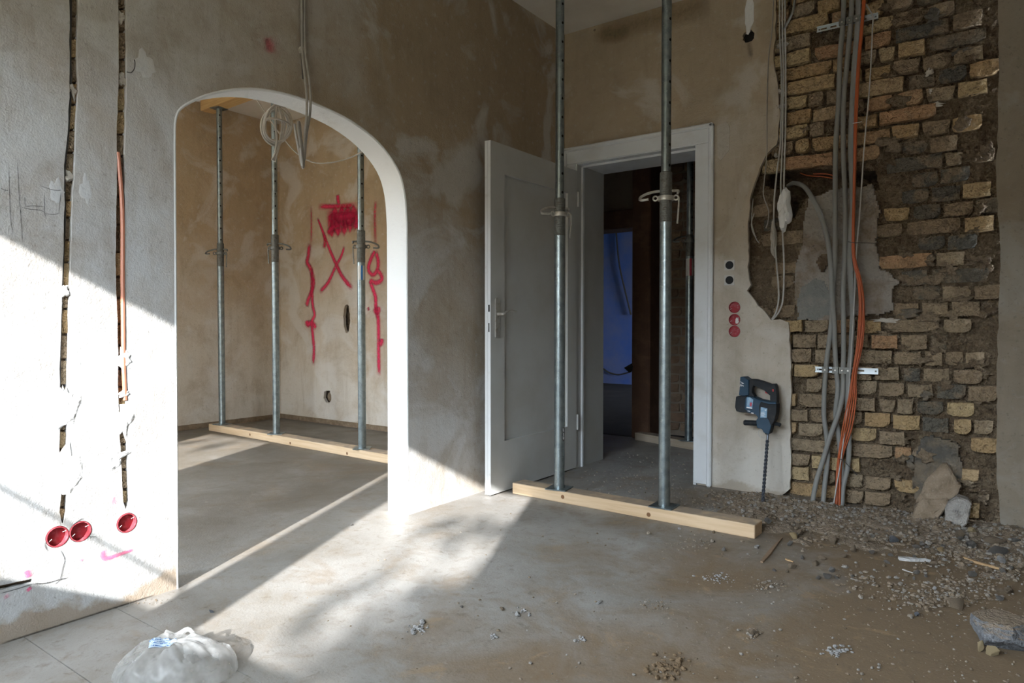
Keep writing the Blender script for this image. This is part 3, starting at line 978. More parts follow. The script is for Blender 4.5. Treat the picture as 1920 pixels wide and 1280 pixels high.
slab('plaster_pier', edge_p + [(4.3, 0.0), (4.3, H1)], [], TO_R, -0.006, 0.022, 'plaster_pier', wall_right)


def interp(tab, z):
    for (u0, z0), (u1, z1) in zip(tab[:-1], tab[1:]):
        if (z0 - z) * (z1 - z) <= 0 and z0 != z1:
            return u0 + (u1 - u0) * (z - z0) / (z1 - z0)
    return tab[-1][0]


def inside(p, poly):
    c = False
    j = len(poly) - 1
    for i in range(len(poly)):
        if (poly[i][1] > p[1]) != (poly[j][1] > p[1]) and p[0] < (poly[j][0] - poly[i][0]) * (p[1] - poly[i][1]) / (poly[j][1] - poly[i][1]) + poly[i][0]:
            c = not c
        j = i
    return c


SLOT = [R2(*p) for p in [(1430, 316), (1520, 313), (1638, 318), (1645, 352), (1580, 358), (1505, 366), (1484, 405), (1462, 396), (1450, 350), (1430, 344)]]
PATCH = [R2(*p) for p in [(1508, 372), (1560, 352), (1636, 342), (1648, 395), (1640, 450), (1652, 500), (1690, 525), (1672, 545), (1674, 580), (1645, 590), (1560, 600), (1498, 600), (1484, 560), (1486, 500), (1500, 450)]]
DARKP = [R2(*p) for p in [(1490, 560), (1500, 535), (1522, 520), (1545, 525), (1558, 555), (1556, 590), (1530, 602), (1492, 598)]]
X0, X1 = 1.15, 2.44
# rough mortar bed behind the bricks (deep in the slot of the cavity)
NX, NZ = 190, 420
bm = bmesh.new()
grid = []
for j in range(NZ + 1):
    z = H1 * j / NZ
    row = []
    for i in range(NX + 1):
        x = X0 + (X1 - X0) * i / NX
        y = 0.068 + 0.011 * fbm(x * 9, z * 9, 1.3, 4) + 0.011 * fbm(x * 45, z * 45, 7, 3)
        if inside((x, z), SLOT):
            y = 0.30
        if x > 2.05:
            y += 0.006 * fbm(x * 5, z * 5, 9, 3)
        row.append(bm.verts.new((x, y, z)))
    grid.append(row)
for j in range(NZ):
    for i in range(NX):
        bm.faces.new((grid[j][i], grid[j][i + 1], grid[j + 1][i + 1], grid[j + 1][i]))
from_bm('mortar_bed', bm, 'mortar', wall_right, smooth=False, recalc=False)


def patch_mesh(name, poly, depth, amp, freq, mat, step=0.008, seed=0.0):
    us = [p[0] for p in poly]
    vs = [p[1] for p in poly]
    bm = bmesh.new()
    g = {}
    nu, nv = int((max(us) - min(us)) / step), int((max(vs) - min(vs)) / step)
    for j in range(nv + 1):
        for i in range(nu + 1):
            u, v = min(us) + i * step, min(vs) + j * step
            q = (u + 0.012 * fbm(u * 14, v * 14, seed, 3), v + 0.012 * fbm(v * 14, u * 14, seed + 3, 3))
            if inside(q, poly):
                g[(i, j)] = bm.verts.new((u, depth - amp * fbm(u * freq, v * freq, seed, 4), v))
    for (i, j) in list(g):
        k = [(i, j), (i + 1, j), (i + 1, j + 1), (i, j + 1)]
        if all(q in g for q in k):
            bm.faces.new([g[q] for q in k])
    # give the crust a thickness
    be = [e for e in bm.edges if len(e.link_faces) == 1]
    r = bmesh.ops.extrude_edge_only(bm, edges=be)
    for v in [x for x in r['geom'] if isinstance(x, bmesh.types.BMVert)]:
        v.co.y += 0.05
    bmesh.ops.delete(bm, geom=[v for v in bm.verts if not v.link_faces], context='VERTS')
    return from_bm(name, bm, mat, wall_right, smooth=True, recalc=False)


patch_mesh('mortar_patch', PATCH, 0.040, 0.022, 6, 'mortar_grey', seed=2.0)
patch_mesh('mortar_patch', DARKP, 0.026, 0.014, 9, 'mortar_dark', seed=5.0)
RUST = [R2(*p) for p in [(1528, 490), (1534, 475), (1547, 470), (1554, 480), (1552, 500), (1540, 512), (1530, 505)]]
patch_mesh('mortar_patch', RUST, 0.028, 0.010, 12, 'hole_brown', seed=8.0)
SOOT = [R2(*p) for p in [(1706, 905), (1715, 850), (1728, 815), (1760, 820), (1795, 830), (1806, 880), (1800, 950), (1760, 985), (1715, 980)]]
patch_mesh('mortar_patch', SOOT, 0.036, 0.020, 10, 'mortar_soot', seed=11.0)

# bricks: every brick of the opened wall
def brick_mesh(name, w, h, d, seed, mat):
    rnd = random.Random(seed)
    bm = bmesh.new()
    nx, nz = 4, 3
    front = []
    for j in range(nz + 1):
        row = []
        for i in range(nx + 1):
            x = -w / 2 + w * i / nx
            z = -h / 2 + h * j / nz
            ed = (i in (0, nx)) + (j in (0, nz))
            y = rnd.uniform(-0.003, 0.003) + (0.004 if ed == 1 else 0.010 if ed == 2 else 0)
            if ed == 2 and rnd.random() < 0.38:
                y += rnd.uniform(0.008, 0.02)
                x *= 0.9
                z *= 0.88
            row.append(bm.verts.new((x + rnd.uniform(-0.0038, 0.0038), y, z + rnd.uniform(-0.0034, 0.0034))))
        front.append(row)
    for j in range(nz):
        for i in range(nx):
            bm.faces.new((front[j][i], front[j][i + 1], front[j + 1][i + 1], front[j + 1][i]))
    loop = front[0][:] + [front[j][nx] for j in range(1, nz + 1)] + [front[nz][i] for i in range(nx - 1, -1, -1)] + [front[j][0] for j in range(nz - 1, 0, -1)]
    back = [bm.verts.new((v.co.x, d, v.co.z)) for v in loop]
    n = len(loop)
    for k in range(n):
        bm.faces.new((loop[(k + 1) % n], loop[k], back[k], back[(k + 1) % n]))
    bmesh.ops.recalc_face_normals(bm, faces=bm.faces)
    me = bpy.data.meshes.new(name)
    bm.to_mesh(me)
    bm.free()
    me.materials.append(MAT[mat])
    return me


BR = {}
for mname in ('brick_tan', 'brick_dusty', 'brick_soot', 'brick_hall'):
    for kind, w in (('h', 0.116), ('s', 0.238), ('b', 0.072)):
        BR[(mname, kind)] = [(brick_mesh('brick', w, 0.066, 0.05, 100 + k * 7 + len(kind) + hash_i, mname), w) for hash_i, k in ((1, 0), (2, 1), (3, 2), (4, 3), (5, 4))]

rnd = random.Random(77)
edge_tab = [R2(*p) for p in EDGE]
PITCHZ = 0.0817
row0 = 2.293 - 28 * PITCHZ
nb = 0
r_i = 0
while True:
    ztop = row0 + r_i * PITCHZ
    zc = ztop - PITCHZ / 2 + 0.002
    r_i += 1
    if zc < 0.02:
        continue
    if ztop > H1 - 0.01:
        break
    xe = interp(edge_tab, min(zc, H1 - 0.05))
    x = min(xe, 1.45) - 0.05 - rnd.uniform(0, 0.1)
    while x < 2.40:
        kind = rnd.choices(('h', 's', 'b'), (0.70, 0.16, 0.14))[0]
        w = {'h': 0.116, 's': 0.238, 'b': 0.072}[kind]
        xc = x + w / 2
        x += w + rnd.uniform(0.010, 0.018)
        if xc + w / 2 > 2.405 or xc - w / 2 < 1.17:
            continue
        if inside((xc, zc), SLOT) or inside((xc - w * 0.4, zc), SLOT) or inside((xc + w * 0.4, zc), SLOT):
            continue
        if inside((xc, zc), PATCH) or inside((xc + w * 0.35, zc), PATCH) or inside((xc - w * 0.35, zc), PATCH):
            continue
        if inside((xc, zc), SOOT):
            continue
        if rnd.random() < 0.035:
            continue
        incav = 1.23 < xc < 1.47 and 0.95 < zc < 1.80
        sooty = 2.02 < xc < 2.23
        if incav:
            m = rnd.choice(('brick_dusty', 'brick_dusty', 'brick_soot'))
            y = rnd.uniform(0.046, 0.062)
        elif sooty:
            m = rnd.choices(('brick_soot', 'brick_dusty', 'brick_tan'), (0.62, 0.36, 0.02) if zc > 1.0 else (0.42, 0.58, 0.0))[0]
            y = rnd.uniform(0.036, 0.054)
        elif xc > 2.23:
            m = rnd.choices(('brick_tan', 'brick_dusty', 'brick_soot'), (0.45, 0.45, 0.10))[0]
            y = rnd.uniform(0.008, 0.050)
        else:
            m = rnd.choices(('brick_tan', 'brick_dusty'), (0.84, 0.16) if zc > 1.0 else (0.30, 0.70))[0]
            y = rnd.uniform(0.012, 0.044)
        me, w = rnd.choice(BR[(m, kind)])
        o = bpy.data.objects.new('brick', me)
        COL.objects.link(o)
        o.parent = wall_right
        o.location = (xc, y, zc + rnd.uniform(-0.003, 0.003))
        o.rotation_euler = (rnd.uniform(-0.03, 0.03), rnd.uniform(-0.02, 0.02), rnd.uniform(-0.04, 0.04))
        o.scale = (rnd.uniform(0.94, 1.03), 1, rnd.uniform(0.93, 1.06))
        nb += 1

# mortar smeared over parts of the brick faces
rnd = random.Random(78)
k = 0
while k < 70:
    px, py = rnd.uniform(1490, 1866), rnd.uniform(5, 965)
    y = rnd.uniform(0.030, 0.046)
    p = R(px, py, y)
    if inside((p.x, p.z), SLOT) or inside((p.x, p.z), PATCH) or p.z < 0.06 or p.z > H1 - 0.08 or p.x > 2.34 or p.x < 1.50:
        continue
    k += 1
    blob('mortar_smear', 'R', p, rnd.uniform(0.02, 0.06), rnd.uniform(0.012, 0.035), rnd.uniform(0.006, 0.014), rnd.choice(('mortar_smear', 'mortar_smear', 'mortar', 'mortar_soot') if 2.02 < p.x < 2.25 else ('mortar_smear', 'mortar')), wall_right, seed=300 + k, n=16, rough=0.55)
# white splashes on the sooty bricks, plaster lumps left along the broken edge
for i, (px, py, rx, rz) in enumerate([(1742, 135, 0.018, 0.016), (1745, 172, 0.008, 0.014), (1750, 197, 0.035, 0.012), (1660, 600, 0.05, 0.012)]):
    p = R(px, py, 0.044)
    blob('plaster_splash', 'R', p, rx, rz, 0.008, 'dab_grey', wall_right, seed=50 + i, rough=0.5)
for i, (px, py, rx, rz) in enumerate([(1462, 88, 0.018, 0.012), (1474, 84, 0.015, 0.010), (1463, 172, 0.017, 0.011), (1472, 176, 0.012, 0.010), (1460, 201, 0.014, 0.014), (1470, 199, 0.012, 0.010), (1456, 291, 0.012, 0.014)]):
    p = R(px, py, 0.020)
    blob('plaster_dab', 'R', p, rx, rz, 0.022, 'dab_grey', wall_right, seed=60 + i)
p = R(1405, 25, 0.0)
blob('plaster_dab', 'R', (p.x, 0.0005, p.z), 0.03, 0.095, 0.006, 'plaster_dab', wall_right, seed=71, rough=0.15)
p = R(1354, 268, 0.0)
slab('filler_strip', jag([R2(1345, 236), R2(1362, 228), R2(1368, 236), R2(1368, 280), R2(1352, 300), R2(1346, 296)], 0.002, 0.03, True, 9), [], TO_R, -0.0025, -0.0002, 'dab_grey', wall_right)
stroke('damp_stain', [R(1125, 60), R(1160, 55), R(1210, 40), R(1260, 30), R(1330, 5)], 0.09, (0, -1, 0), 'damp', wall_right, 0.42)
stroke('damp_stain', [R(1115, 62), R(1150, 66), R(1180, 60)], 0.06, (0, -1, 0), 'damp', wall_right, 0.35)
stroke('drip_mark', [R(1404, 78), R(1406, 90), R(1408, 108)], 0.018, (0, -1, 0), 'pencil', wall_right, 0.30)
p = R(1404, 68)
lathe('hole_sleeve', [(0.036, 0.0262), (0.036, 0.054), (0.001, 0.0545)], (p.x, 0.0, p.z), 'black', wall_right, axis='Y')

# ---- casing and lining of the doorway
trim = empty('trim_1', (0.5, -0.01, 0.0))
tag(trim, 'white painted moulded casing and deep lining round the open doorway', 'door casing', kind='structure')
xi0, xi1, zi = 0.100, 0.915, 2.018
zo = 2.128
box('casing', (xi1, -0.020, 0.012), (xi1 + 0.088, 0.0, zi), 'paint_white', trim, bev=0.003)
box('moulding', (xi1 + 0.080, -0.034, 0.0), (xi1 + 0.108, 0.0, zo), 'paint_white', trim, bev=0.008)
box('casing', (0.005, -0.020, zi), (xi1 + 0.088, 0.0, zi + 0.09), 'paint_white', trim, bev=0.003)
box('moulding', (0.001, -0.034, zi + 0.082), (xi1 + 0.108, 0.0, zo), 'paint_white', trim, bev=0.008)
box('casing', (0.030, -0.020, 0.012), (xi0, 0.0, zi), 'paint_white', trim, bev=0.003)
box('moulding', (0.001, -0.034, 0.0), (0.030, 0.0, zo - 0.03), 'paint_white', trim, bev=0.008)
box('lining', (xi1 - 0.004, -0.012, 0.0), (xi1 + 0.014, 0.36, zi + 0.012), 'paint_white', trim)
box('lining', (xi0 - 0.018, -0.012, 0.0), (xi0 + 0.004, 0.36, zi + 0.012), 'paint_door', trim)
box('lining', (xi0 + 0.004, -0.012, zi - 0.004), (xi1 - 0.004, 0.36, zi + 0.014), 'paint_white', trim)
box('door_stop', (xi0 + 0.004, 0.045, 0.0), (xi0 + 0.016, 0.065, zi - 0.004), 'paint_white', trim)
box('door_stop', (xi0 + 0.004, 0.045, zi - 0.018), (xi1 - 0.004, 0.065, zi - 0.004), 'paint_white', trim)

# ---- the open door leaf
HX, HY = 0.116, -0.030
LEAF_W, LEAF_H, LEAF_Z = 0.925, 1.957, 0.009
ang = math.radians(-90 - 0.3)
du = Vector((math.cos(ang), math.sin(ang), 0))
dn = Vector((-du.y, du.x, 0))           # room-facing side (+x)
if dn.x < 0:
    dn = -dn


def leafP(u, v, w):
    p = Vector((HX, HY, LEAF_Z)) + du * u + dn * w
    return (p.x, p.y, p.z + v)


door = empty('door_1', (HX, HY, LEAF_Z))
tag(door, 'grey-white panelled door standing open against the arch wall', 'door', kind='structure')
PU0, PU1, PV0, PV1 = 0.115, LEAF_W - 0.128, 0.285, LEAF_H - 0.165
leaf = slab('door_leaf', [(0, 0), (LEAF_W, 0), (LEAF_W, LEAF_H), (0, LEAF_H)], [[(PU0, PV0), (PU0, PV1), (PU1, PV1), (PU1, PV0)]], leafP, 0.0, -0.040, 'paint_door', door)
slab('door_panel', [(PU0 - 0.006, PV0 - 0.006), (PU1 + 0.006, PV0 - 0.006), (PU1 + 0.006, PV1 + 0.006), (PU0 - 0.006, PV1 + 0.006)], [], leafP, -0.017, -0.032, 'paint_door', door)
slab('door_edge', [(LEAF_W, 0), (LEAF_W + 0.0015, 0), (LEAF_W + 0.0015, LEAF_H), (LEAF_W, LEAF_H)], [], leafP, -0.0003, -0.0185, 'paint_edge', door)
slab('door_edge', [(LEAF_W, 0), (LEAF_W + 0.0015, 0), (LEAF_W + 0.0015, LEAF_H), (LEAF_W, LEAF_H)], [], leafP, -0.0200, -0.0397, 'paint_edge', door)
hu, hv = LEAF_W - 0.056, 1.005
plate_pts = [(hu - 0.019, hv - 0.13), (hu + 0.019, hv - 0.13), (hu + 0.019, hv + 0.075)] + [(hu + 0.019 * math.cos(a), hv + 0.075 + 0.016 * math.sin(a)) for a in (0.5, 1.05, 1.57, 2.1, 2.65)] + [(hu - 0.019, hv + 0.075)]
hp = slab('handle_plate', plate_pts, [circle2((hu, hv - 0.085), 0.0035, 8, 2.0)], leafP, 0.007, 0.0002, 'steel_bright', door)
bm = bmesh.new()
bm_tube(bm, catmull([Vector(leafP(hu, hv, 0.004)), Vector(leafP(hu, hv, 0.028)), Vector(leafP(hu - 0.004, hv, 0.042)), Vector(leafP(hu - 0.030, hv + 0.013, 0.047)), Vector(leafP(hu - 0.075, hv + 0.022, 0.047)), Vector(leafP(hu - 0.125, hv + 0.013, 0.046))], 5), lambda t: 0.0085 - 0.003 * t, 10)
from_bm('door_handle', bm, 'steel_bright', door, smooth=True)
slab('lock_plate', [(LEAF_W + 0.0015, hv - 0.05), (LEAF_W + 0.003, hv - 0.05), (LEAF_W + 0.003, hv - 0.10), (LEAF_W + 0.0015, hv - 0.10)], [], leafP, -0.008, -0.014, 'black', door)
slab('latch', [(LEAF_W + 0.0015, hv + 0.012), (LEAF_W + 0.003, hv + 0.012), (LEAF_W + 0.003, hv + 0.05), (LEAF_W + 0.0015, hv + 0.05)], [], leafP, -0.006, -0.015, 'black', door)
for v in (0.25, 1.72):
    a = Vector(leafP(-0.006, v, 0.004))
    lathe('hinge', [(0.007, 0.0), (0.007, 0.10)], (a.x, a.y, a.z), 'paint_door', door, n=10)

# ---- hall beyond the door
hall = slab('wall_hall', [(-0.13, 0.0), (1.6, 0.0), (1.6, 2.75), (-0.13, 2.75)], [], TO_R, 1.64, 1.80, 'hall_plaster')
tag(hall, 'dark bare brick wall of the hall behind the doorway', 'wall', kind='structure')
rnd = random.Random(5)
z = 0.05
while z < 2.3:
    x = -0.12 + rnd.uniform(0, 0.06)
    while x < 0.85:
        kind = rnd.choices(('h', 's'), (0.7, 0.3))[0]
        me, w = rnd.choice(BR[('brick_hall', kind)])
        o = bpy.data.objects.new('brick', me)
        COL.objects.link(o)
        o.parent = hall
        o.location = (x + w / 2, 1.622 + rnd.uniform(-0.012, 0.01), z + 0.033)
        o.rotation_euler = (0, rnd.uniform(-0.02, 0.02), rnd.uniform(-0.04, 0.04))
        x += w + 0.014
    z += PITCHZ
tag(box('wall_hall_side', (1.6, 0.35, 0.0), (1.75, 1.80, 2.75), 'hall_plaster'), 'dark end wall of the hall beyond the doorway', 'wall', kind='structure')
tag(box('wall_hall_left', (-4.4, 0.55, 0.0), (-4.2, 7.2, 2.75), 'hall_plaster'), 'dark left wall of the hall', 'wall', kind='structure')
tag(box('floor_hall', (-4.2, 1.36, 0.0), (0.9, 6.0, 0.006), 'hall_floor'), 'dark bare floor of the hall and far room', 'floor', kind='structure')  # dark sheet laid over the floor to paint in the hall's shade
# wooden post and lintel framing the way to the blue room
pp = G(1183, 832)
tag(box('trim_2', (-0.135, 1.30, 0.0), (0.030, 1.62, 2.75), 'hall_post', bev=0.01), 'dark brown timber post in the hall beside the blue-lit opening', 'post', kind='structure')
zl = zat(-0.35, 1.45, 432)
tag(box('trim_3', (-1.9, 1.35, zl), (-0.136, 1.60, zl + 0.16), 'hall_post', bev=0.01), 'dark timber lintel across the hall opening', 'lintel', kind='structure')
tag(box('wall_hall_upper', (-1.9, 1.40, zl + 0.165), (-0.136, 1.55, 2.75), 'hall_plaster'), 'dark wall over the hall lintel', 'wall', kind='structure')
tag(box('wall_blue', (-4.2, 6.0, 0.0), (1.0, 6.15, 2.75), 'blue_wall'), 'blue painted wall glowing far beyond the dark hall', 'wall', kind='structure')
tag(slab('wall_blue_side', [(1.80, 0.0), (6.0, 0.0), (6.0, 2.75), (1.80, 2.75)], [[(4.9, 0.7), (4.9, 1.7), (5.5, 1.7), (5.5, 0.7)]], lambda u, v, w: (w, u, v), 0.9, 1.0, 'hall_plaster'), 'side wall of the far blue room with its window', 'wall', kind='structure')
portal((0.98, 5.2, 1.2), (0, math.pi / 2, 0), 1.0, 0.6)
tube('wall_cable', [on(1155, 432, 1, 5.98), on(1162, 500, 1, 5.97), on(1183, 590, 1, 5.97)], 0.014, 'dark_cable', None)
tag(bpy.data.objects['wall_cable'], 'black cable slanting across the far blue wall', 'cable')
tube('loose_wire', [on(1130, 690, 1, 5.988), on(1142, 698, 1, 5.988), on(1160, 702, 1, 5.988), on(1182, 697, 1, 5.988)], 0.012, 'dark_cable', None)
tag(bpy.data.objects['loose_wire'], 'thin black wire sagging low before the blue wall', 'wire')
me = rock_mesh('cable_lump', 4, 2)
o = mesh_obj('junction_box', me, 'black')
o.scale = (0.05, 0.05, 0.055)
o.location = (-0.155, 1.30, zat(-0.155, 1.30, 690))
tag(o, 'dark junction lump on the edge of the hall post', 'junction box')
tube('antenna_cable', [Vector(o.location), on(1165, 672, 1, 1.3), on(1160, 660, 1, 1.28), on(1166, 650, 1, 1.28), on(1178, 644, 1, 1.29)], 0.006, 'dark_cable', o)

# ================================================================== PROPS AND TIMBERS
def beam_obj(name, a, b, width, h, z, mat, label, knots=()):
    a, b = Vector((a[0], a[1], 0)), Vector((b[0], b[1], 0))
    c = (a + b) / 2
    ln = (b - a).length
    bm = bmesh.new()
    bm_box(bm, (-ln / 2, -width / 2, 0), (ln / 2, width / 2, h), None, 0.003)
    o = from_bm(name, bm, mat)
    o.location = (c.x, c.y, z)
    o.rotation_euler.z = math.atan2(b.y - a.y, b.x - a.x)
    tag(o, label, 'timber')
    for (t, zz) in knots:
        bm = bmesh.new()
        bm_lathe(bm, [(0.011, 0.0), (0.009, -0.0012), (0.004, -0.0016)], ((t - 0.5) * ln, -width / 2, zz), 12, 'Y')
        k = from_bm('knot', bm, 'knot', None)
        k.parent = o
    return o


BH = 0.062
beam_obj('timber_beam', (0.165, -0.772), (1.522, -0.808), 0.105, BH, 0.0, 'timber', 'pale new timber sill on the floor under the two props by the door', ((0.25, 0.033), (0.62, 0.022)))
beam_obj('timber_beam', (-3.42, -0.500), (-0.90, -0.602), 0.110, BH, 0.0, 'timber', 'pale timber sill under the three props beyond the arch', ((0.27, 0.03), (0.50, 0.02), (0.78, 0.02)))
beam_obj('timber_beam', (-0.06, 1.29), (0.85, 1.02), 0.10, 0.062, 0.0, 'timber_hall', 'short dusty timber on the dark hall floor beyond the doorway')
beam_obj('ceiling_timber', (-3.48, -0.505), (-0.90, -0.602), 0.125, 0.120, H2 - 0.121, 'timber_up', 'orange-brown timber pressed to the side room ceiling by three props')
beam_obj('ceiling_timber', (0.165, -0.772), (1.522, -0.808), 0.105, 0.062, H1 - 0.063, 'timber_up', 'timber head piece under the ceiling above the two near props')


def prop(x, y, z0, ztop, py_outer, py_nut, label, rot, near, sticker=None):
    """adjustable steel prop: base plate, outer tube with thread and nut, drilled inner tube, pin, top plate"""
    e = empty('steel_prop', (x, y, z0))
    tag(e, label, 'steel prop', 'adjustable steel props')
    RO, RI = 0.0285, 0.0235
    zo_ = zat(x, y, py_outer)
    zn = zat(x, y, py_nut)
    M = Matrix.Translation((x, y, 0)) @ Matrix.Rotation(rot, 4, 'Z')

    def W(p):
        return M @ Vector(p)
    bm = bmesh.new()
    bm_box(bm, (-0.06, -0.06, z0), (0.06, 0.06, z0 + 0.006), Matrix.Translation((x, y, 0)) @ Matrix.Rotation(rot * 0.2 - 0.05, 4, 'Z'), 0.0015)
    from_bm('base_plate', bm, 'steel', e)
    zt0 = zn - 0.115                      # thread runs above and below the nut
    lathe('outer_tube', [(RO, z0 + 0.006), (RO, zt0)], (x, y, 0), 'steel', e, 24)
    prof = []
    zz = zt0
    while zz < zo_ - 0.004:
        prof += [(RO - 0.0002, zz), (RO + 0.0016, zz + 0.002), (RO + 0.0016, zz + 0.0035), (RO - 0.0002, zz + 0.005)]
        zz += 0.006
    prof += [(RO - 0.001, zo_), (RI, zo_)]
    lathe('threaded_sleeve', prof, (x, y, 0), 'steel_dark', e, 24)
    lathe('inner_tube', [(RI, zo_ - 0.03), (RI, ztop - 0.006)], (x, y, 0), 'steel', e, 20)
    bm = bmesh.new()
    z = zo_ + 0.03
    ha = math.radians(-20)
    while z < ztop - 0.05:
        for a in (ha, ha + math.pi):
            d = Vector((math.cos(a), math.sin(a), 0))
            s = Vector((-d.y, d.x, 0))
            c = Vector((x, y, z)) + d * (RI + 0.0004)
            vs = [bm.verts.new(c + s * (0.0065 * math.cos(t)) + Vector((0, 0, 0.0075 * math.sin(t))) - d * 0.0011 * math.cos(t) ** 2) for t in [2 * math.pi * k / 10 for k in range(10)]]
            bm.faces.new(vs)
        z += 0.10
    from_bm('pin_holes', bm, 'black', e, recalc=False)['kind'] = 'stuff'
    bm = bmesh.new()
    bm_box(bm, (-0.055, -0.055, ztop - 0.006), (0.055, 0.055, ztop), Matrix.Translation((x, y, 0)) @ Matrix.Rotation(rot * 0.2 + 0.04, 4, 'Z'), 0.0015)
    from_bm('top_plate', bm, 'steel', e)
    metal = 'steel_bright' if near else 'steel_dark'
    # cast nut with two eyes
    bm = bmesh.new()
    bm_lathe(bm, [(RO + 0.001, zn - 0.012), (RO + 0.011, zn - 0.011), (RO + 0.012, zn), (RO + 0.009, zn + 0.011), (RO + 0.001, zn + 0.012)], (x, y, 0), 18)
    nut = from_bm('adjusting_nut', bm, metal, e, smooth=True)
    for s in (-1, 1):
        bm = bmesh.new()
        ring = [W((s * (RO + 0.020) + 0.011 * math.cos(t), -0.012, zn + 0.011 * math.sin(t))) for t in [2 * math.pi * k / 12 for k in range(13)]]
        bm_tube(bm, ring, 0.0042, 6)
        from_bm('eye', bm, metal, nut, smooth=True)
    # swinging handle hanging from one eye
    bm = bmesh.new()
    bm_tube(bm, catmull([W((RO + 0.030, -0.012, zn + 0.004)), W((RO + 0.034, -0.014, zn - 0.012)), W((RO + 0.031, -0.014, zn - 0.07)), W((RO + 0.027, -0.013, zn - 0.125))], 4), 0.0046, 6)
    from_bm('handle', bm, metal, nut, smooth=True)
    # locking pin: hooked rod pushed through the tube above the nut
    bm = bmesh.new()
    bm_tube(bm, catmull([W((RO + 0.026, 0.012, zn + 0.022)), W((RO + 0.030, 0.006, zn + 0.034)), W((RO + 0.012, 0, zn + 0.036)), W((-RO - 0.01, 0, zn + 0.036)), W((-RO - 0.055, -0.004, zn + 0.028)), W((-RO - 0.088, -0.012, zn + 0.012)), W((-RO - 0.094, -0.022, zn - 0.004)), W((-RO - 0.078, -0.03, zn - 0.008)), W((-RO - 0.052, -0.034, zn - 0.006))], 5), 0.0065, 8)
    from_bm('locking_pin', bm, metal, e, smooth=True)
    if sticker:
        za, zb, a0, a1, mats = sticker
        k = len(mats)
        for i, m in enumerate(mats):
            bm = bmesh.new()
            aa, ab = a0 + (a1 - a0) * i / k, a0 + (a1 - a0) * (i + 1) / k
            prev = None
            for j in range(5):
                t = math.radians(aa + (ab - aa) * j / 4)
                q = [bm.verts.new((x + (RO + 0.0006) * math.cos(t), y + (RO + 0.0006) * math.sin(t), zz)) for zz in (za, zb)]
                if prev:
                    bm.faces.new((prev[0], q[0], q[1], prev[1]))
                prev = q
            from_bm('sticker', bm, m, e, smooth=True, recalc=False)
    return e


camdeg = lambda x, y: math.degrees(math.atan2(CAM.y - y, CAM.x - x))
pa = (R(1049, 640, -0.786).x, -0.786)
ca = camdeg(*pa)
prA = prop(pa[0], pa[1], BH, H1 - 0.063, 372, 402, 'near prop in front of the open door leaf', math.radians(62), True,
           (zat(*pa, 826), zat(*pa, 800), ca + 38, ca + 74, ['dark_cable']))
for i, ch in enumerate('LJ9'):
    t = math.radians(ca + 52)
    zc = zat(*pa, 805 + i * 8)
    Mx = Matrix.Translation((pa[0] + 0.0294 * math.cos(t), pa[1] + 0.0294 * math.sin(t), zc)) @ Matrix.Rotation(t + math.pi / 2, 4, 'Z') @ Matrix.Rotation(math.pi / 2, 4, 'X')
    text_obj('print', ch, 0.022, 'print_white', Mx, prA)
pb = (R(1247, 640, -0.797).x, -0.797)
prop(pb[0], pb[1], BH, H1 - 0.063, 323, 372, 'near prop in front of the dark doorway with a hooked pin', math.radians(20), True)
prop(R(415, 640, -0.508).x, -0.508, BH, H2 - 0.121, 456, 475, 'farthest left of the three props beyond the arch', math.radians(35), False)
prop(R(517, 640, -0.543).x, -0.543, BH, H2 - 0.121, 440, 465, 'middle prop beyond the arch with the cable coil before it', math.radians(215), False)
pc = (R(678, 640, -0.588).x, -0.588)
cc = camdeg(*pc)
prop(pc[0], pc[1], BH, H2 - 0.121, 432, 462, 'right prop beyond the arch with a blue and white sticker', math.radians(215), False,
     (zat(*pc, 525), zat(*pc, 498), cc - 60, cc + 50, ['sticker_white', 'sticker_white', 'sticker_deep', 'sticker_white']))
ph = (R(1292, 640, 1.126).x, 1.126)
ch_ = camdeg(*ph)
prop(ph[0], ph[1], 0.062, 2.75, 440, 452, 'prop in the dark hall behind the doorway with a white sticker', math.radians(30), False,
     (zat(*ph, 517), zat(*ph, 485), ch_ - 70, ch_ + 70, ['sticker_white', 'sticker_white', 'print_red', 'sticker_white']))

# ================================================================== CABLES
def cable(name, pts, r, mat, label, cat='cable', group=None, parent=None, n=8):
    o = tube(name, pts, r, mat, parent, n)
    if parent is None:
        tag(o, label, cat, group)
    return o


# hanging down the arch wall
xw = 0.012
cable('hanging_cable', [L(565, -40, xw), L(566, 60, xw), L(567, 100, xw + 0.01), L(571, 140, 0.05), L(575, 180, 0.07), L(575, 215, 0.08), L(572, 250, 0.08), L(570, 290, 0.08), L(568, 315, 0.08), L(562, 290, 0.08), L(555, 255, 0.085), L(552, 232, 0.085)], 0.0052, 'grey_cable', 'grey cable hanging doubled over the arch, left strand of the pair')
cable('hanging_cable', [L(571, -40, xw), L(571, 60, xw), L(572, 100, xw + 0.012), L(578, 140, 0.05), L(582, 180, 0.07), L(581, 215, 0.075), L(575, 250, 0.075), L(571, 295, 0.07), L(568, 300, 0.075), L(565, 265, 0.08), L(561, 230, 0.08), L(559, 240, 0.085), L(565, 290, 0.09), L(567, 312, 0.09)], 0.0052, 'grey_cable', 'grey cable hanging doubled over the arch, right strand of the pair')
cable('dark_wire', [L(564, -40, 0.006), L(565, 80, 0.006), L(566, 110, 0.008), L(568, 148, 0.012)], 0.0035, 'dark_cable', 'thin black wire hanging down the wall beside the grey pair above the arch')
p = L(569, 93, 0.012)
blob('cable_clip', 'L', (0.0, p.y, p.z), 0.018, 0.016, 0.022, 'dab_grey', wall_left, seed=91)

# coil hanging from the side room ceiling
cx, cy = -0.62, None
coil = empty('cable_coil', (0, 0, 0))
XC = -0.55


def LC(px, py, dx=0.0):
    return on(px, py, 0, XC + dx)


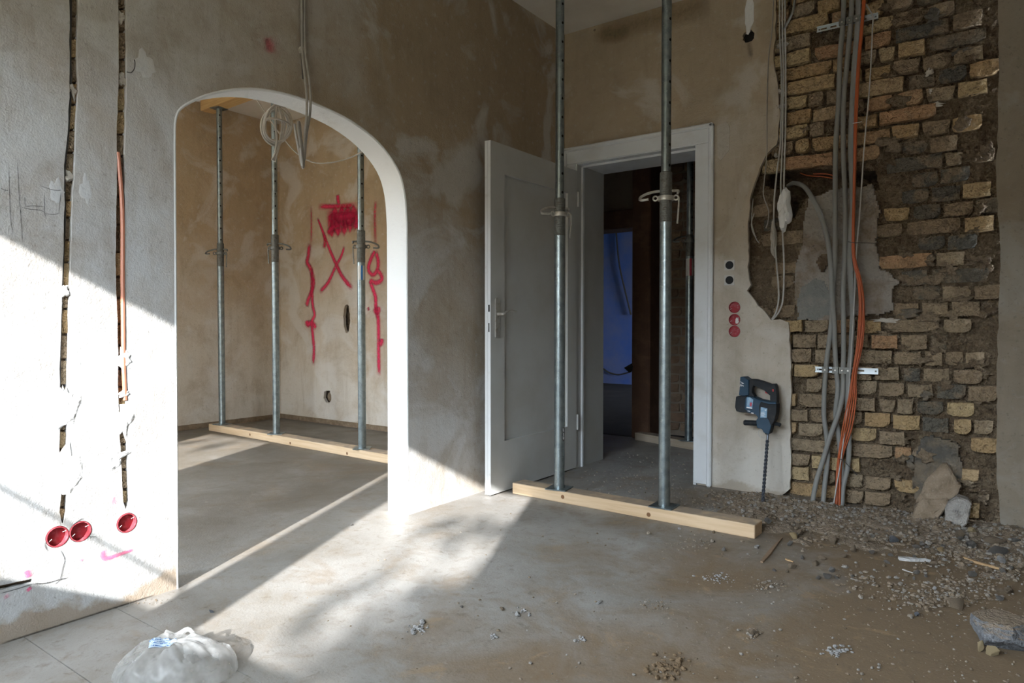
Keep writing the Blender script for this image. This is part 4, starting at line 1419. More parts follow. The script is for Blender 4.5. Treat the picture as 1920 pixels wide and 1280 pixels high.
cctr = LC(517, 240)
coil.location = cctr
tag(coil, 'coil of pale grey cable hanging inside the arch', 'cable coil')
rad = (LC(545, 240) - LC(489, 240)).length / 2
side = (LC(545, 240) - LC(489, 240)).normalized()
rndc = random.Random(3)
for k in range(4):
    pts = []
    ox, oz = rndc.uniform(-0.012, 0.012), rndc.uniform(-0.02, 0.02)
    rr = rad * rndc.uniform(0.88, 1.04)
    for j in range(17):
        a = 2 * math.pi * j / 16 + k
        pts.append(cctr + side * (rr * math.cos(a) * (0.95 + 0.04 * math.sin(a * 2)) + ox) + Vector((0.01 * k + 0.008 * math.sin(a * 2 + k), 0, rr * math.sin(a) * 1.05 + oz)))
    tube('loop', pts, 0.0058, 'white_cable', coil, 7, 4)
for k, (a, b, c, d, e2) in enumerate((((520, 175), (521, 195), (529, 225), (525, 265), (515, 303)), ((523, 175), (525, 200), (534, 230), (528, 262), (510, 300)), ((518, 170), (520, 190), (516, 230), (519, 260), (516, 285)))):
    top = LC(*a)
    tube('strand', [Vector((top.x, top.y, H2 - 0.001)), top, LC(b[0], b[1], 0.02), LC(c[0], c[1], 0.03), LC(d[0], d[1], 0.03), LC(e2[0], e2[1], 0.025)], 0.0056, 'white_cable', coil, 7)
tube('binding', [LC(498, 226, 0.03), LC(505, 222, 0.045), LC(520, 223, 0.05), LC(535, 228, 0.04), LC(545, 236, 0.03)], 0.0056, 'white_cable', coil, 7)
cable('sagging_wire', [on(470, 168, 0, -0.9), on(480, 185, 0, -0.9), on(500, 215, 0, -0.85), on(530, 258, 0, -0.8), on(560, 290, 0, -0.7), on(590, 305, 0, -0.6), on(625, 304, 0, -0.5), on(660, 294, 0, -0.4), on(694, 275, 0, -0.2), on(705, 268, 0, -0.139)], 0.0036, 'grey_cable', 'thin wire sagging across the top of the arch behind the coil', 'wire')

# inside the chases of the left wall
cable('chase_cable', [Vector((-0.008, *L2(*p))) for p in [(134, -400), (134, -20), (133, 100), (134, 160), (129, 250), (122, 320), (123, 400), (120, 470), (118, 530), (114, 650), (113, 730)]], 0.0042, 'dark_cable', 'black cable lying in the left cable chase of the arch wall')
cable('chase_conduit', [Vector((-0.004, *L2(*p))) for p in [(222, 285), (225, 320), (229, 370), (231, 430), (231, 520), (232, 600), (233, 680), (236, 750)]], 0.0072, 'copper', 'orange conduit running down the right cable chase of the arch wall', 'conduit')
tube('wire_loop', [L(238, 135, 0.002), L(246, 136, 0.012), L(252, 128, 0.014), L(253, 118, 0.008), L(252, 112, 0.004)], 0.0016, 'dark_cable', None)
tag(bpy.data.objects['wire_loop'], 'tiny loop of wire sticking out beside the right cable chase', 'wire')


def RP(px, py, y):
    return R(px, py, y)


# thin cables at the left edge of the brick area
TH = 0.0045
cable('thin_cable', [RP(1462, -60, -0.006), RP(1462, 60, -0.006), RP(1465, 130, 0.0), RP(1465, 200, 0.0), RP(1463, 270, 0.0), RP(1457, 320, 0.015), RP(1452, 370, 0.02), RP(1451, 420, 0.02), RP(1455, 480, 0.02), RP(1459, 530, 0.02), RP(1460, 560, 0.018), RP(1455, 585, 0.014), RP(1447, 599, 0.008)], TH, 'white_cable', 'leftmost of three pale thin cables along the plaster edge')
cable('thin_cable', [RP(1467, -60, -0.008), RP(1467, 60, -0.008), RP(1469, 130, -0.004), RP(1468, 220, -0.002), RP(1466, 300, 0.004), RP(1464, 350, 0.02), RP(1467, 430, 0.02), RP(1470, 500, 0.02), RP(1468, 560, 0.018), RP(1460, 585, 0.014), RP(1448, 600, 0.006)], TH, 'white_cable', 'middle of three pale thin cables along the plaster edge')
cable('thin_cable', [RP(1472, -60, -0.006), RP(1472, 60, -0.006), RP(1473, 130, -0.002), RP(1473, 220, 0.0), RP(1471, 300, 0.008), RP(1470, 350, 0.02), RP(1473, 420, 0.022)], TH, 'white_cable', 'rightmost of three pale thin cables, ending in the white plaster lump')
cable('thin_wire', [RP(1452, -60, -0.004), RP(1448, 50, -0.004), RP(1441, 110, -0.004), RP(1438, 200, -0.004), RP(1438, 280, -0.002), RP(1434, 330, 0.015), RP(1431, 360, 0.02), RP(1434, 375, 0.022), RP(1441, 395, 0.024), RP(1440, 415, 0.024), RP(1436, 428, 0.026)], 0.003, 'grey_cable', 'hair-thin wire over the plaster left of the cable strands', 'wire')
cable('bent_cable', [RP(1492, -60, 0.0), RP(1490, 0, -0.004), RP(1485, 25, -0.006), RP(1477, 42, -0.008), RP(1470, 55, -0.006)], 0.0065, 'grey_pipe', 'short bent grey cable joining the thin strands at the top')
cable('wire_tail', [RP(1412, 372, 0.03), RP(1410, 395, 0.026), RP(1409, 415, 0.024), RP(1412, 430, 0.022), RP(1418, 448, 0.02), RP(1423, 455, 0.024)], 0.003, 'white_cable', 'loose wire tail curling in the left of the wall cavity', 'wire')
cable('wire_tail', [RP(1414, 400, 0.03), RP(1410, 412, 0.022), RP(1409, 425, 0.02), RP(1414, 440, 0.018), RP(1418, 444, 0.022)], 0.003, 'white_cable', 'second loose wire tail crossing the first in the cavity', 'wire')
for k, pts in enumerate(([(1500, 324), (1515, 329), (1540, 331), (1565, 335)], [(1525, 326), (1548, 326), (1566, 330)])):
    cable('red_wire', [RP(px, py, 0.09) for px, py in pts], 0.0028, 'orange', ('lower red wire in the dark slot of the cavity', 'upper red wire in the dark slot of the cavity')[k], 'wire')

# grey conduits, rails
PR = 0.0122
YC = -0.028


def run(pts, y0, extra=None):
    out = []
    for i, p in enumerate(pts):
        y = y0 + (p[2] if len(p) > 2 else 0.0)
        out.append(R(p[0], p[1], y))
    return out


def ground_end(px, py, y):
    p = R(px, py, y)
    return p


cable('grey_conduit', run([(1583, -60), (1582, 0), (1581, 39), (1575, 109), (1572, 197), (1567, 273), (1566, 350), (1566, 416), (1565, 494), (1561, 557), (1558, 613), (1550, 676), (1546, 729), (1545, 778), (1550, 820), (1552, 859, -0.01), (1546, 912, -0.02), (1540, 985, -0.07)], YC), PR, 'grey_pipe', 'leftmost grey conduit at the upper rail, running full height', 'conduit', n=12)
cable('grey_conduit', run([(1598, -60), (1597, 0), (1595, 44), (1587, 131), (1582, 186), (1581, 273), (1584, 354), (1585, 416), (1584, 479), (1581, 541), (1582, 641), (1581, 694), (1580, 736, -0.012), (1573, 771, -0.03), (1556, 820, -0.04), (1542, 866, -0.04), (1531, 901, -0.05), (1524, 940, -0.06), (1524, 975, -0.08)], YC), PR, 'grey_pipe', 'second grey conduit at the upper rail, crossing over to the far left at the floor', 'conduit', n=12)
cable('grey_conduit', run([(1610, -60), (1609, 0), (1608, 44), (1602, 120), (1598, 186), (1595, 273), (1598, 385), (1593, 479), (1598, 572), (1598, 600), (1595, 665), (1591, 700), (1589, 753), (1591, 806), (1592, 841), (1589, 876), (1581, 912, -0.02), (1577, 950, -0.04), (1560, 990, -0.09)], YC), PR, 'grey_pipe', 'third grey conduit at the upper rail, ending rightmost by the orange cables', 'conduit', n=12)
cable('flex_conduit', [RP(1478, 348, 0.16), RP(1490, 343, 0.10), RP(1509, 351, 0.03), RP(1527, 379, 0.0), RP(1543, 416, -0.012), RP(1554, 463, -0.02), RP(1558, 510, YC - 0.024), RP(1561, 572, YC - 0.022), RP(1564, 604, YC - 0.01), RP(1565, 640, YC), RP(1568, 694, YC), RP(1571, 729, YC), RP(1567, 778, YC + 0.004), RP(1574, 830, YC), RP(1578, 900, YC - 0.01), RP(1566, 988, YC - 0.06)], PR, 'grey_pipe', 'grey conduit curving out of the wall cavity down to the floor', 'conduit', n=12)
rndo = random.Random(9)
for k in range(5):
    w = (k - 2)
    up = w * 1.5
    lowl = [(1614, 560), (1614, 613), (1609, 665), (1602, 700)]
    pts = [(1622 + up * .5, -60), (1620 + up * .6, 0), (1617 + up * .6, 44), (1609 + up * .8, 130), (1605 + up * .7, 230), (1603 + up * .6, 300), (1600 + up * .5, 416), (1601 + up * .6, 479), (1611 + up, 526), (1616 + w * 2.4, 572), (1613 + w * 2.4, 640), (1602 + w * 1.5, 700), (1598 + w * 3.4, 745), (1589 + w * 4.2, 800), (1577 + w * 2.2, 850), (1573 + w * 1.6, 880), (1571 + w * 2.0, 940), (1570 + w * 2.6, 992)]
    q = []
    for i, (px, py) in enumerate(pts):
        y = YC - 0.024 - 0.010 * (k % 2) - (0.045 * max(0, (py - 880) / 110.0))
        q.append(R(px + rndo.uniform(-0.7, 0.7), py, y))
    names = ('leftmost', 'second from left', 'middle', 'second from right', 'rightmost')
    cable('orange_cable', q, 0.0037, 'orange', 'orange cable over the grey conduits, %s of its bundle at the floor' % names[k], group='orange cables on the brick wall')
cable('thin_grey_wire', run([(1616, -20), (1620, 2), (1630, 18), (1637, 32), (1636, 50), (1633, 120), (1629, 180), (1620, 280), (1612, 400), (1605, 480), (1602, 560), (1597, 650), (1589, 760), (1577, 860, -0.02), (1567, 920, -0.04), (1557, 985, -0.08)], YC - 0.022), 0.0032, 'white_cable', 'thin grey wire slanting down beside the orange cables', 'wire')


def rail(pa_, pb_, label, clamps, name='mounting_rail'):
    a, b = R(pa_[0], pa_[1], -0.008), R(pb_[0], pb_[1], -0.008)
    d = (b - a)
    ln = d.length
    e = empty(name, (a + b) / 2)
    tag(e, label, 'rail')
    t = d.normalized()
    up = Vector((0, -1, 0)).cross(t).normalized()
    if up.z < 0:
        up = -up

    def P(u, v, w):
        p = a + t * u + up * v + Vector((0, -w, 0))
        return (p.x, p.y, p.z)
    hs = []
    u = 0.018
    while u < ln - 0.05:
        hs.append([(u, -0.004), (u, 0.004), (u + 0.03, 0.004), (u + 0.03, -0.004)])
        u += 0.047
    slab('rail_web', [(0, -0.0105), (ln, -0.0105), (ln, 0.0105), (0, 0.0105)], hs, P, 0.001, 0.0, 'zinc', e)
    for s in (-1, 1):
        slab('rail_flange', [(0, s * 0.0105), (ln, s * 0.0105), (ln, s * 0.0120), (0, s * 0.0120)], [], P, 0.010, 0.0, 'zinc', e)
        slab('rail_lip', [(0, s * 0.012), (ln, s * 0.012), (ln, s * 0.0155), (0, s * 0.0155)], [], P, 0.010, 0.009, 'zinc', e)
    for (px, py) in clamps:
        u = (R(px, py, -0.008) - a).dot(t)
        slab('pipe_clamp', [(u - 0.0145, -0.017), (u + 0.0145, -0.017), (u + 0.0145, 0.017), (u - 0.0145, 0.017)], [[(u - 0.006, -0.006), (u + 0.006, -0.006), (u + 0.006, 0.006), (u - 0.006, 0.006)]], P, 0.036, 0.0325, 'steel_dark', e)
        for s in (-1, 1):
            slab('clamp_leg', [(u + s * 0.0132, -0.012), (u + s * 0.0150, -0.012), (u + s * 0.0150, 0.012), (u + s * 0.0132, 0.012)], [], P, 0.033, 0.002, 'steel_dark', e)
        slab('clamp_screw', [(u - 0.004, -0.004), (u + 0.004, -0.004), (u + 0.004, 0.004), (u - 0.004, 0.004)], [], P, 0.038, 0.031, 'steel_bright', e)
    for u in (0.012, ln - 0.012):
        slab('fixing_plug', [(u - 0.004, -0.004), (u + 0.004, -0.004), (u + 0.004, 0.004), (u - 0.004, 0.004)], [], P, 0.003, -0.045, 'steel_dark', e)
    return e


rail((1532, 57), (1647, 30), 'slotted steel rail holding the conduits high on the brick wall', [(1581, 45), (1595, 42), (1608, 39)])
rail((1529, 692), (1647, 696), 'slotted steel rail holding the conduits low on the brick wall', [(1549, 693), (1568, 694), (1581, 694), (1592, 695)])
cable('cable_tie', [RP(1590, 453, -0.06), RP(1603, 455, -0.066), RP(1615, 455, -0.055), RP(1640, 456, -0.035)], 0.0018, 'dark_cable', 'black cable tie sticking out level from the orange cables', 'cable tie')
cable('cable_tie', [RP(1572, 860, -0.085), RP(1580, 862, -0.10), RP(1590, 872, -0.09), RP(1607, 890, -0.07)], 0.0020, 'dark_cable', 'black cable tie round the cables near the floor', 'cable tie')
cable('cable_tie', [RP(1599, 231, -0.06), RP(1606, 230, -0.066), RP(1616, 228, -0.058)], 0.0018, 'sticker_white', 'pale cable tie round the orange cables high up', 'cable tie')

# white plaster lumps on the thin cables
p = R(1472, 392, 0.045)
o = blob('plaster_lump', 'R', (p.x, 0.040, p.z), 0.040, 0.120, 0.045, 'plaster_white', None, seed=81, rough=0.2)
tag(o, 'long white plaster lump fixing the thin cables in the cavity', 'plaster lump')
p = R(1452, 448, 0.045)
o = blob('plaster_lump', 'R', (p.x, 0.040, p.z), 0.014, 0.105, 0.034, 'dab_grey', None, seed=82, rough=0.2)
tag(o, 'slim grey plaster lump on the left thin cable in the cavity', 'plaster lump')

# ================================================================== SOCKET BOXES
def wall_box(plane, px, py, label, shallow=False):
    p = L(px, py) if plane == 'L' else R(px, py)
    s = 1 if plane == 'L' else -1
    d = 0.0234 if plane == 'L' else 0.028
    if shallow:
        d = 0.010
    prof = [(0.0325, -s * d), (0.0325, s * 0.0012), (0.0295, s * 0.0018), (0.0290, -s * (d - 0.002)), (0.001, -s * (d - 0.0021))]
    e = empty('socket_box', p)
    tag(e, label, 'socket box', 'red flush-mounted socket boxes')
    ax = 'X' if plane == 'L' else 'Y'
    lathe('cup', prof, p, 'red_plastic', e, 26, ax)
    for a in (0.5, 3.6):
        bm = bmesh.new()
        c = Vector((math.cos(a), math.sin(a))) * 0.0285
        c2 = Vector((math.cos(a), math.sin(a))) * 0.017
        q = [(u, v) for u, v in ((c.x, c.y), (c2.x, c2.y + 0.003))]
        pts = [Vector((p.x + s * -0.002, p.y + u, p.z + v)) if plane == 'L' else Vector((p.x + u, p.y + 0.003, p.z + v)) for u, v in q]
        bm_tube(bm, pts, 0.0012, 5)
        from_bm('screw_tab', bm, 'stone_pale', e)
    return e


wall_box('L', 108, 1006, 'red round box at the foot of the left chase, leftmost of the pair')
wall_box('L', 151, 996, 'red round box beside the leftmost one, low on the arch wall')
wall_box('L', 238, 980, 'red round box under the right cable chase')
wall_box('R', 1377, 576, 'top red round box of the column right of the doorway', True)
wb2 = wall_box('R', 1377, 599, 'middle red round box right of the doorway with a white smear', True)
wall_box('R', 1377, 621, 'bottom red round box of the column right of the doorway', True)
p = R(1382, 602, 0.006)
blob('plaster_smear', 'R', p, 0.012, 0.020, 0.006, 'plaster_dab', wb2, seed=95)


def outlet(px, py, label, brass):
    p = R(px, py)
    e = empty('wall_socket', p)
    tag(e, label, 'socket')
    hw = 0.029
    slab('frame', [(p.x - hw, p.z - hw), (p.x + hw, p.z - hw), (p.x + hw, p.z + hw), (p.x - hw, p.z + hw)], [circle2((p.x, p.z), 0.0235, 20)], TO_R, -0.004, -0.0002, 'filler', e)
    lathe('insert', [(0.0232, -0.003), (0.0215, -0.003), (0.0210, 0.012), (0.001, 0.0121)], p, 'drill_black', e, 20, 'Y')
    rn = random.Random(int(py))
    for k in range(7):
        a = rn.uniform(0, 6.28)
        r = rn.uniform(0.004, 0.015)
        c = (p.x + r * math.cos(a), p.z + r * math.sin(a))
        w = rn.uniform(0.0025, 0.0055)
        slab('contact', [(c[0] - w, c[1] - w * .7), (c[0] + w, c[1] - w * .7), (c[0] + w, c[1] + w * .7), (c[0] - w, c[1] + w * .7)], [], TO_R, -0.001 - 0.0003 * k, 0.013, 'brass' if brass else ('steel_dark' if k % 2 else 'sticker_white'), e)


outlet(1368, 497, 'upper white-framed socket without cover, dark and dusty inside', False)
outlet(1368, 525, 'lower white-framed socket without cover, brass parts showing', True)

# ================================================================== ROTARY HAMMER
drill = empty('rotary_hammer', (1.40, -0.13, 0.0))
tag(drill, 'dark blue cordless rotary hammer with a long bit, leaning on the wall', 'power tool')
LEAN0 = 0.155


def DY(z):                         # leaning plane: distance from the wall falls towards the top
    return -0.205 + 0.205 * min(z, 0.68) / 0.68 - 0.052


def D2(px, py):
    y = -0.10
    for _ in range(8):
        p = R(px, py, y)
        y = DY(p.z)
    return (p.x, p.z)


def DT(u, v, w):
    return (u, DY(v) - w, v)


def dslab(name, pts, w0, w1, mat, parent=None, holes=()):
    o = slab(name, [D2(*p) for p in pts], [[D2(*p) for p in h] for h in holes], DT, w1, w0, mat, parent or drill)
    bv = o.modifiers.new('bevel', 'BEVEL')
    bv.width = 0.004
    bv.segments = 2
    bv.limit_method = 'ANGLE'
    bv.angle_limit = math.radians(50)
    return o


def z10(pts):                     # points read from a crop of the tool, ten times enlarged
    return [(1375 + x * 100 / 985.0, 695 + y * 100 / 985.0) for x, y in pts]


body = dslab('housing', z10([(300, 450), (420, 480), (520, 525), (700, 560), (820, 560), (825, 640), (820, 760), (790, 900), (740, 960), (720, 1060), (690, 1160), (590, 1120), (560, 1060), (470, 1040), (455, 900), (490, 850), (440, 790), (300, 760), (240, 690), (250, 500)]), -0.034, 0.036, 'drill_blue')
dslab('grip', z10([(300, 190), (340, 150), (440, 155), (560, 190), (700, 240), (790, 235), (815, 300), (828, 420), (830, 600), (700, 600), (700, 560), (700, 450), (640, 400), (590, 350), (480, 300), (400, 268), (370, 330), (370, 400), (420, 470), (340, 480), (290, 440), (285, 300)]), -0.024, 0.026, 'drill_black')
bat = dslab('battery', z10([(165, 105), (240, 105), (320, 165), (320, 440), (230, 450), (140, 440), (155, 300)]), -0.036, 0.038, 'drill_blue')
dslab('rear_cap', z10([(85, 465), (240, 450), (300, 470), (300, 760), (170, 755), (90, 735), (65, 660), (75, 540)]), -0.033, 0.035, 'drill_black')
dslab('trigger', z10([(595, 365), (680, 375), (690, 430), (650, 425), (600, 405)]), -0.010, 0.012, 'drill_red')
dslab('red_mark', z10([(742, 330), (772, 330), (770, 378), (745, 378)]), 0.0262, 0.0268, 'drill_red')
dslab('gearbox', z10([(540, 560), (700, 600), (835, 600), (830, 760), (800, 900), (760, 960), (730, 1010), (690, 900), (660, 860), (520, 850), (510, 640)]), -0.030, 0.039, 'drill_black')
dslab('chuck', z10([(470, 890), (640, 880), (740, 930), (722, 1070), (690, 1160), (625, 1165), (590, 1110), (560, 1060), (470, 1040)]), -0.030, 0.032, 'drill_black')
st1 = dslab('rating_sticker', z10([(285, 475), (345, 480), (405, 520), (385, 690), (280, 670)]), 0.0362, 0.0370, 'sticker_blue')
dslab('sticker_mark', z10([(345, 570), (385, 575), (375, 645), (340, 640)]), 0.0372, 0.0376, 'print_red', st1)
dslab('sticker_line', z10([(280, 652), (385, 668), (383, 690), (280, 672)]), 0.0372, 0.0376, 'print_white', st1)
st2 = dslab('name_sticker', z10([(545, 655), (665, 680), (655, 850), (535, 850)]), 0.0395, 0.0402, 'sticker_blue')
dslab('sticker_mark', z10([(618, 700), (650, 702), (648, 720), (618, 718)]), 0.0404, 0.0408, 'print_white', st2)
for k in range(5):
    dslab('sticker_line', z10([(548, 745 + k * 18), (600 + 10 * (k % 3), 748 + k * 18), (600 + 10 * (k % 3), 755 + k * 18), (547, 752 + k * 18)]), 0.0404, 0.0407, 'print_white', st2)
u, v = D2(*z10([(200, 270)])[0])
tilt = math.radians(-97)
text_obj('print', '18V', 0.030, 'print_white', Matrix.Translation((u, DY(v) - 0.0384, v)) @ Matrix.Rotation(math.pi / 2, 4, 'X') @ Matrix.Rotation(math.pi / 2 - 0.08, 4, 'Z'), drill)
dslab('sticker_line', z10([(300, 722), (350, 730), (350, 740), (300, 732)]), 0.0362, 0.0366, 'print_white')
dslab('sticker_line', z10([(365, 755), (410, 762), (410, 780), (365, 773)]), 0.0362, 0.0366, 'print_white')


def D3(px, py, w=0.0):
    u, v = D2(px, py)
    return Vector((u, DY(v) - w, v))


hz = z10([(195, 955), (250, 958), (360, 962), (470, 970)])
tube('side_handle', [D3(*hz[0], 0.0), D3(*hz[1], 0.0), D3(*hz[2], 0.0), D3(*hz[3], 0.0)], lambda t: 0.0125 if t < 0.06 else 0.0150, 'drill_black', drill, 12)
hz = z10([(700, 980), (800, 985), (860, 1005)])
tube('depth_stop', [D3(*hz[0], -0.01), D3(*hz[1], -0.012), D3(*hz[2], -0.012)], 0.010, 'drill_black', drill, 8)
rc = D3(*z10([(535, 1155)])[0], -0.01)
bm = bmesh.new()
ring = [rc + Vector((0.024 * math.cos(t), 0.0, 0.026 * math.sin(t))) for t in [2 * math.pi * k / 20 for k in range(21)]]
bm_tube(bm, ring, 0.0018, 6)
from_bm('wire_ring', bm, 'white_cable', drill, smooth=True)
# spiral bit: two-fluted twisted rod
b0, b1 = D3(1440, 812, 0.0), D3(1430, 947, 0.0)
b1.z = max(b1.z, 0.02)
ax = (b1 - b0).normalized()
uu = ax.orthogonal().normalized()
ww = ax.cross(uu)
bm = bmesh.new()
rings = []
NS = 130
for i in range(NS + 1):
    t = i / NS
    c = b0.lerp(b1, t)
    tw = 2 * math.pi * 9 * t
    ring = []
    for k in range(12):
        a = 2 * math.pi * k / 12
        r = 0.0098 * (0.50 + 0.50 * abs(math.cos(a))) if t > 0.10 else 0.0062
        if t > 0.97:
            r *= 1.15
        q = a + tw
        ring.append(bm.verts.new(c + (uu * math.cos(q) + ww * math.sin(q)) * r))
    rings.append(ring)
for i in range(NS):
    for k in range(12):
        bm.faces.new((rings[i][k], rings[i][(k + 1) % 12], rings[i + 1][(k + 1) % 12], rings[i + 1][k]))
bm.faces.new(list(reversed(rings[0])))
bm.faces.new(rings[-1])
from_bm('drill_bit', bm, 'bit_steel', drill, smooth=True)

# ================================================================== RUBBLE
def hgt(x, y):
    """height of the low rubble heap along the foot of the brick wall"""
    a = max(0.0, min(1.0, (x - 1.00) / 0.45)) * max(0.0, min(1.0, (2.95 - x) / 0.45))
    c = math.exp(-((y + 0.22 + 0.10 * math.sin(x * 5)) / 0.24) ** 2)
    n = 0.5 + 0.9 * fbm(x * 4, y * 4, 3, 3)
    return max(0.0, 0.040 * a * c * n + 0.012 * a * math.exp(-((y + 0.5) / 0.35) ** 2) * (0.5 + fbm(x * 7, y * 7, 5, 3)) - 0.002)


bm = bmesh.new()
g = []
NXg, NYg = 170, 110
for j in range(NYg + 1):
    y = -1.25 + 1.29 * j / NYg
    row = []
    for i in range(NXg + 1):
        x = 0.95 + 2.15 * i / NXg
        h = hgt(x, y)
        row.append(bm.verts.new((x, y, h + (0.006 * fbm(x * 30, y * 30, 1, 3) if h > 0.004 else -0.004))))
    g.append(row)
for j in range(NYg):
    for i in range(NXg):
        bm.faces.new((g[j][i], g[j][i + 1], g[j + 1][i + 1], g[j + 1][i]))
MAT['rubble'] = surf('rubble', (0.27, 0.215, 0.16), (((0.19, 0.145, 0.10), 14, 0.42, 0.62, 0.8), ((0.36, 0.32, 0.27), 60, 0.54, 0.68, 0.7)), bump=((60, 0.9, 0.015), (180, 0.8, 0.006)))
o = from_bm('rubble_heap', bm, 'rubble', recalc=False)
tag(o, 'low heap of crushed mortar and dust along the foot of the brick wall', 'rubble', kind='stuff')


def scatter(name, n, sampler, smin, smax, mat, label, cat, seed):
    rn = random.Random(seed)
    base = [Vector(v) for v in [(0, 0, 1), (0.894, 0, 0.447), (0.276, 0.851, 0.447), (-0.724, 0.526, 0.447), (-0.724, -0.526, 0.447), (0.276, -0.851, 0.447), (0.724, 0.526, -0.447), (-0.276, 0.851, -0.447), (-0.894, 0, -0.447), (-0.276, -0.851, -0.447), (0.724, -0.526, -0.447), (0, 0, -1)]]
    F20 = [(0, 1, 2), (0, 2, 3), (0, 3, 4), (0, 4, 5), (0, 5, 1), (1, 6, 2), (2, 7, 3), (3, 8, 4), (4, 9, 5), (5, 10, 1), (6, 7, 2), (7, 8, 3), (8, 9, 4), (9, 10, 5), (10, 6, 1), (11, 7, 6), (11, 8, 7), (11, 9, 8), (11, 10, 9), (11, 6, 10)]
    V, Fc, tone = [], [], []
    for _ in range(n):
        x, y = sampler(rn)
        s = smin + (smax - smin) * rn.random() ** 3.5
        q = Matrix.Rotation(rn.uniform(0, 6.28), 3, Vector((rn.gauss(0, 1), rn.gauss(0, 1), rn.gauss(0, 1))).normalized())
        sc = Vector((rn.uniform(0.7, 1.3), rn.uniform(0.7, 1.3), rn.uniform(0.5, 0.9)))
        z = hgt(x, y) + s * 0.35
        k = len(V)
        tn = rn.random()
        for b in base:
            p = q @ (b * rn.uniform(0.72, 1.1))
            V.append((x + p.x * s * sc.x, y + p.y * s * sc.y, max(0.0005, z + p.z * s * sc.z)))
            tone.append(tn)
        Fc += [(a + k, b2 + k, c + k) for a, b2, c in F20]
    me = bpy.data.meshes.new(name)
    me.from_pydata(V, [], Fc)
    at = me.attributes.new('tone', 'FLOAT', 'POINT')
    at.data.foreach_set('value', tone)
    o = mesh_obj(name, me, mat)
    tag(o, label, cat, kind='stuff')
    return o


def make_gravel():
    m, nt, b = new_mat('gravel')
    at = nd(nt, 'ShaderNodeAttribute', attribute_name='tone')
    r = nd(nt, 'ShaderNodeValToRGB')
    el = r.color_ramp.elements
    el[0].color, el[1].color = c4((0.15, 0.115, 0.08)), c4((0.30, 0.28, 0.255))
    for t, c in ((0.35, (0.235, 0.185, 0.135)), (0.6, (0.265, 0.225, 0.18)), (0.82, (0.24, 0.225, 0.205))):
        e = el.new(t)
        e.color = c4(c)
    nt.links.new(at.outputs['Fac'], r.inputs[0])
    nt.links.new(r.outputs[0], b.inputs['Base Color'])
    b.inputs['Roughness'].default_value = 0.95
    b.inputs['Specular IOR Level'].default_value = 0.2
    tc = nd(nt, 'ShaderNodeTexCoord')
    add_bump(nt, b, tc.outputs['Object'], ((150, 0.7, 0.006),))
    return m


MAT['gravel'] = make_gravel()
MAT['gravel_pale'] = surf('gravel_pale', (0.27, 0.27, 0.27), (((0.34, 0.33, 0.32), 60, 0.45, 0.65, 0.6),), bump=((90, 0.6, 0.006),))
MAT['earth'] = surf('earth', (0.16, 0.11, 0.065), (((0.25, 0.18, 0.11), 50, 0.5, 0.7, 0.6),), bump=((90, 0.8, 0.006),))


def s_heap(rn):
    while True:
        x = rn.uniform(1.05, 2.75)
        y = -abs(rn.gauss(0, 0.34)) - 0.03
        if y > -1.15 and rn.random() < min(1, (x - 0.95) / 0.5) and not (x < 1.55 and -0.88 < y < -0.72):
            return x, y


def s_band(rn):
    # the ridge of swept crumbs in the middle right
    c = random.Random(int(rn.random() * 40)).choice([(1620, 1090), (1680, 1110), (1730, 1125), (1770, 1115), (1800, 1095), (1840, 1115), (1870, 1080), (1820, 1050), (1900, 1060), (1760, 1040)])
    p = G(c[0] + rn.gauss(0, 26), c[1] + rn.gauss(0, 13))
    return p.x, p.y


def s_wide(rn):
    while True:
        px, py = rn.uniform(560, 1960), rn.uniform(960, 1300)
        k = max(0.0, min(1.0, (px - 500) / 1300))
        if rn.random() < 0.04 + 0.96 * k ** 2.0:
            p = G(px, py)
            if p.y < -0.9 or (p.x > 1.6 and p.y < -0.04):
                return p.x, p.y


def s_sill(rn):
    while True:
        px, py = rn.uniform(1090, 1440), rn.uniform(850, 985)
        p = G(px, py)
        if p.x > 0.13 and p.y > -0.72 and not (p.y > -0.03 and p.x > 0.9) and p.y < 1.0:
            if rn.random() < 0.25 + 0.75 * max(0, min(1, (p.x - 0.2) / 1.0)):
                return p.x, p.y


scatter('gravel', 5200, s_heap, 0.0020, 0.013, 'gravel', 'fine grey and brown gravel heaped along the brick wall', 'gravel', 1)
scatter('gravel', 1500, s_band, 0.0022, 0.011, 'gravel', 'ridge of swept crumbs on the floor right of the centre', 'gravel', 2)
scatter('gravel', 1300, s_wide, 0.0014, 0.0065, 'gravel', 'stray grit scattered over the floor in the foreground', 'grit', 3)
scatter('gravel', 900, s_sill, 0.0016, 0.0070, 'gravel', 'crumbs scattered across the door threshold behind the timber sill', 'grit', 4)


def cluster(cpx, cpy, sx, sy):
    return lambda rn: tuple(G(cpx + rn.gauss(0, sx), cpy + rn.gauss(0, sy)))[:2]


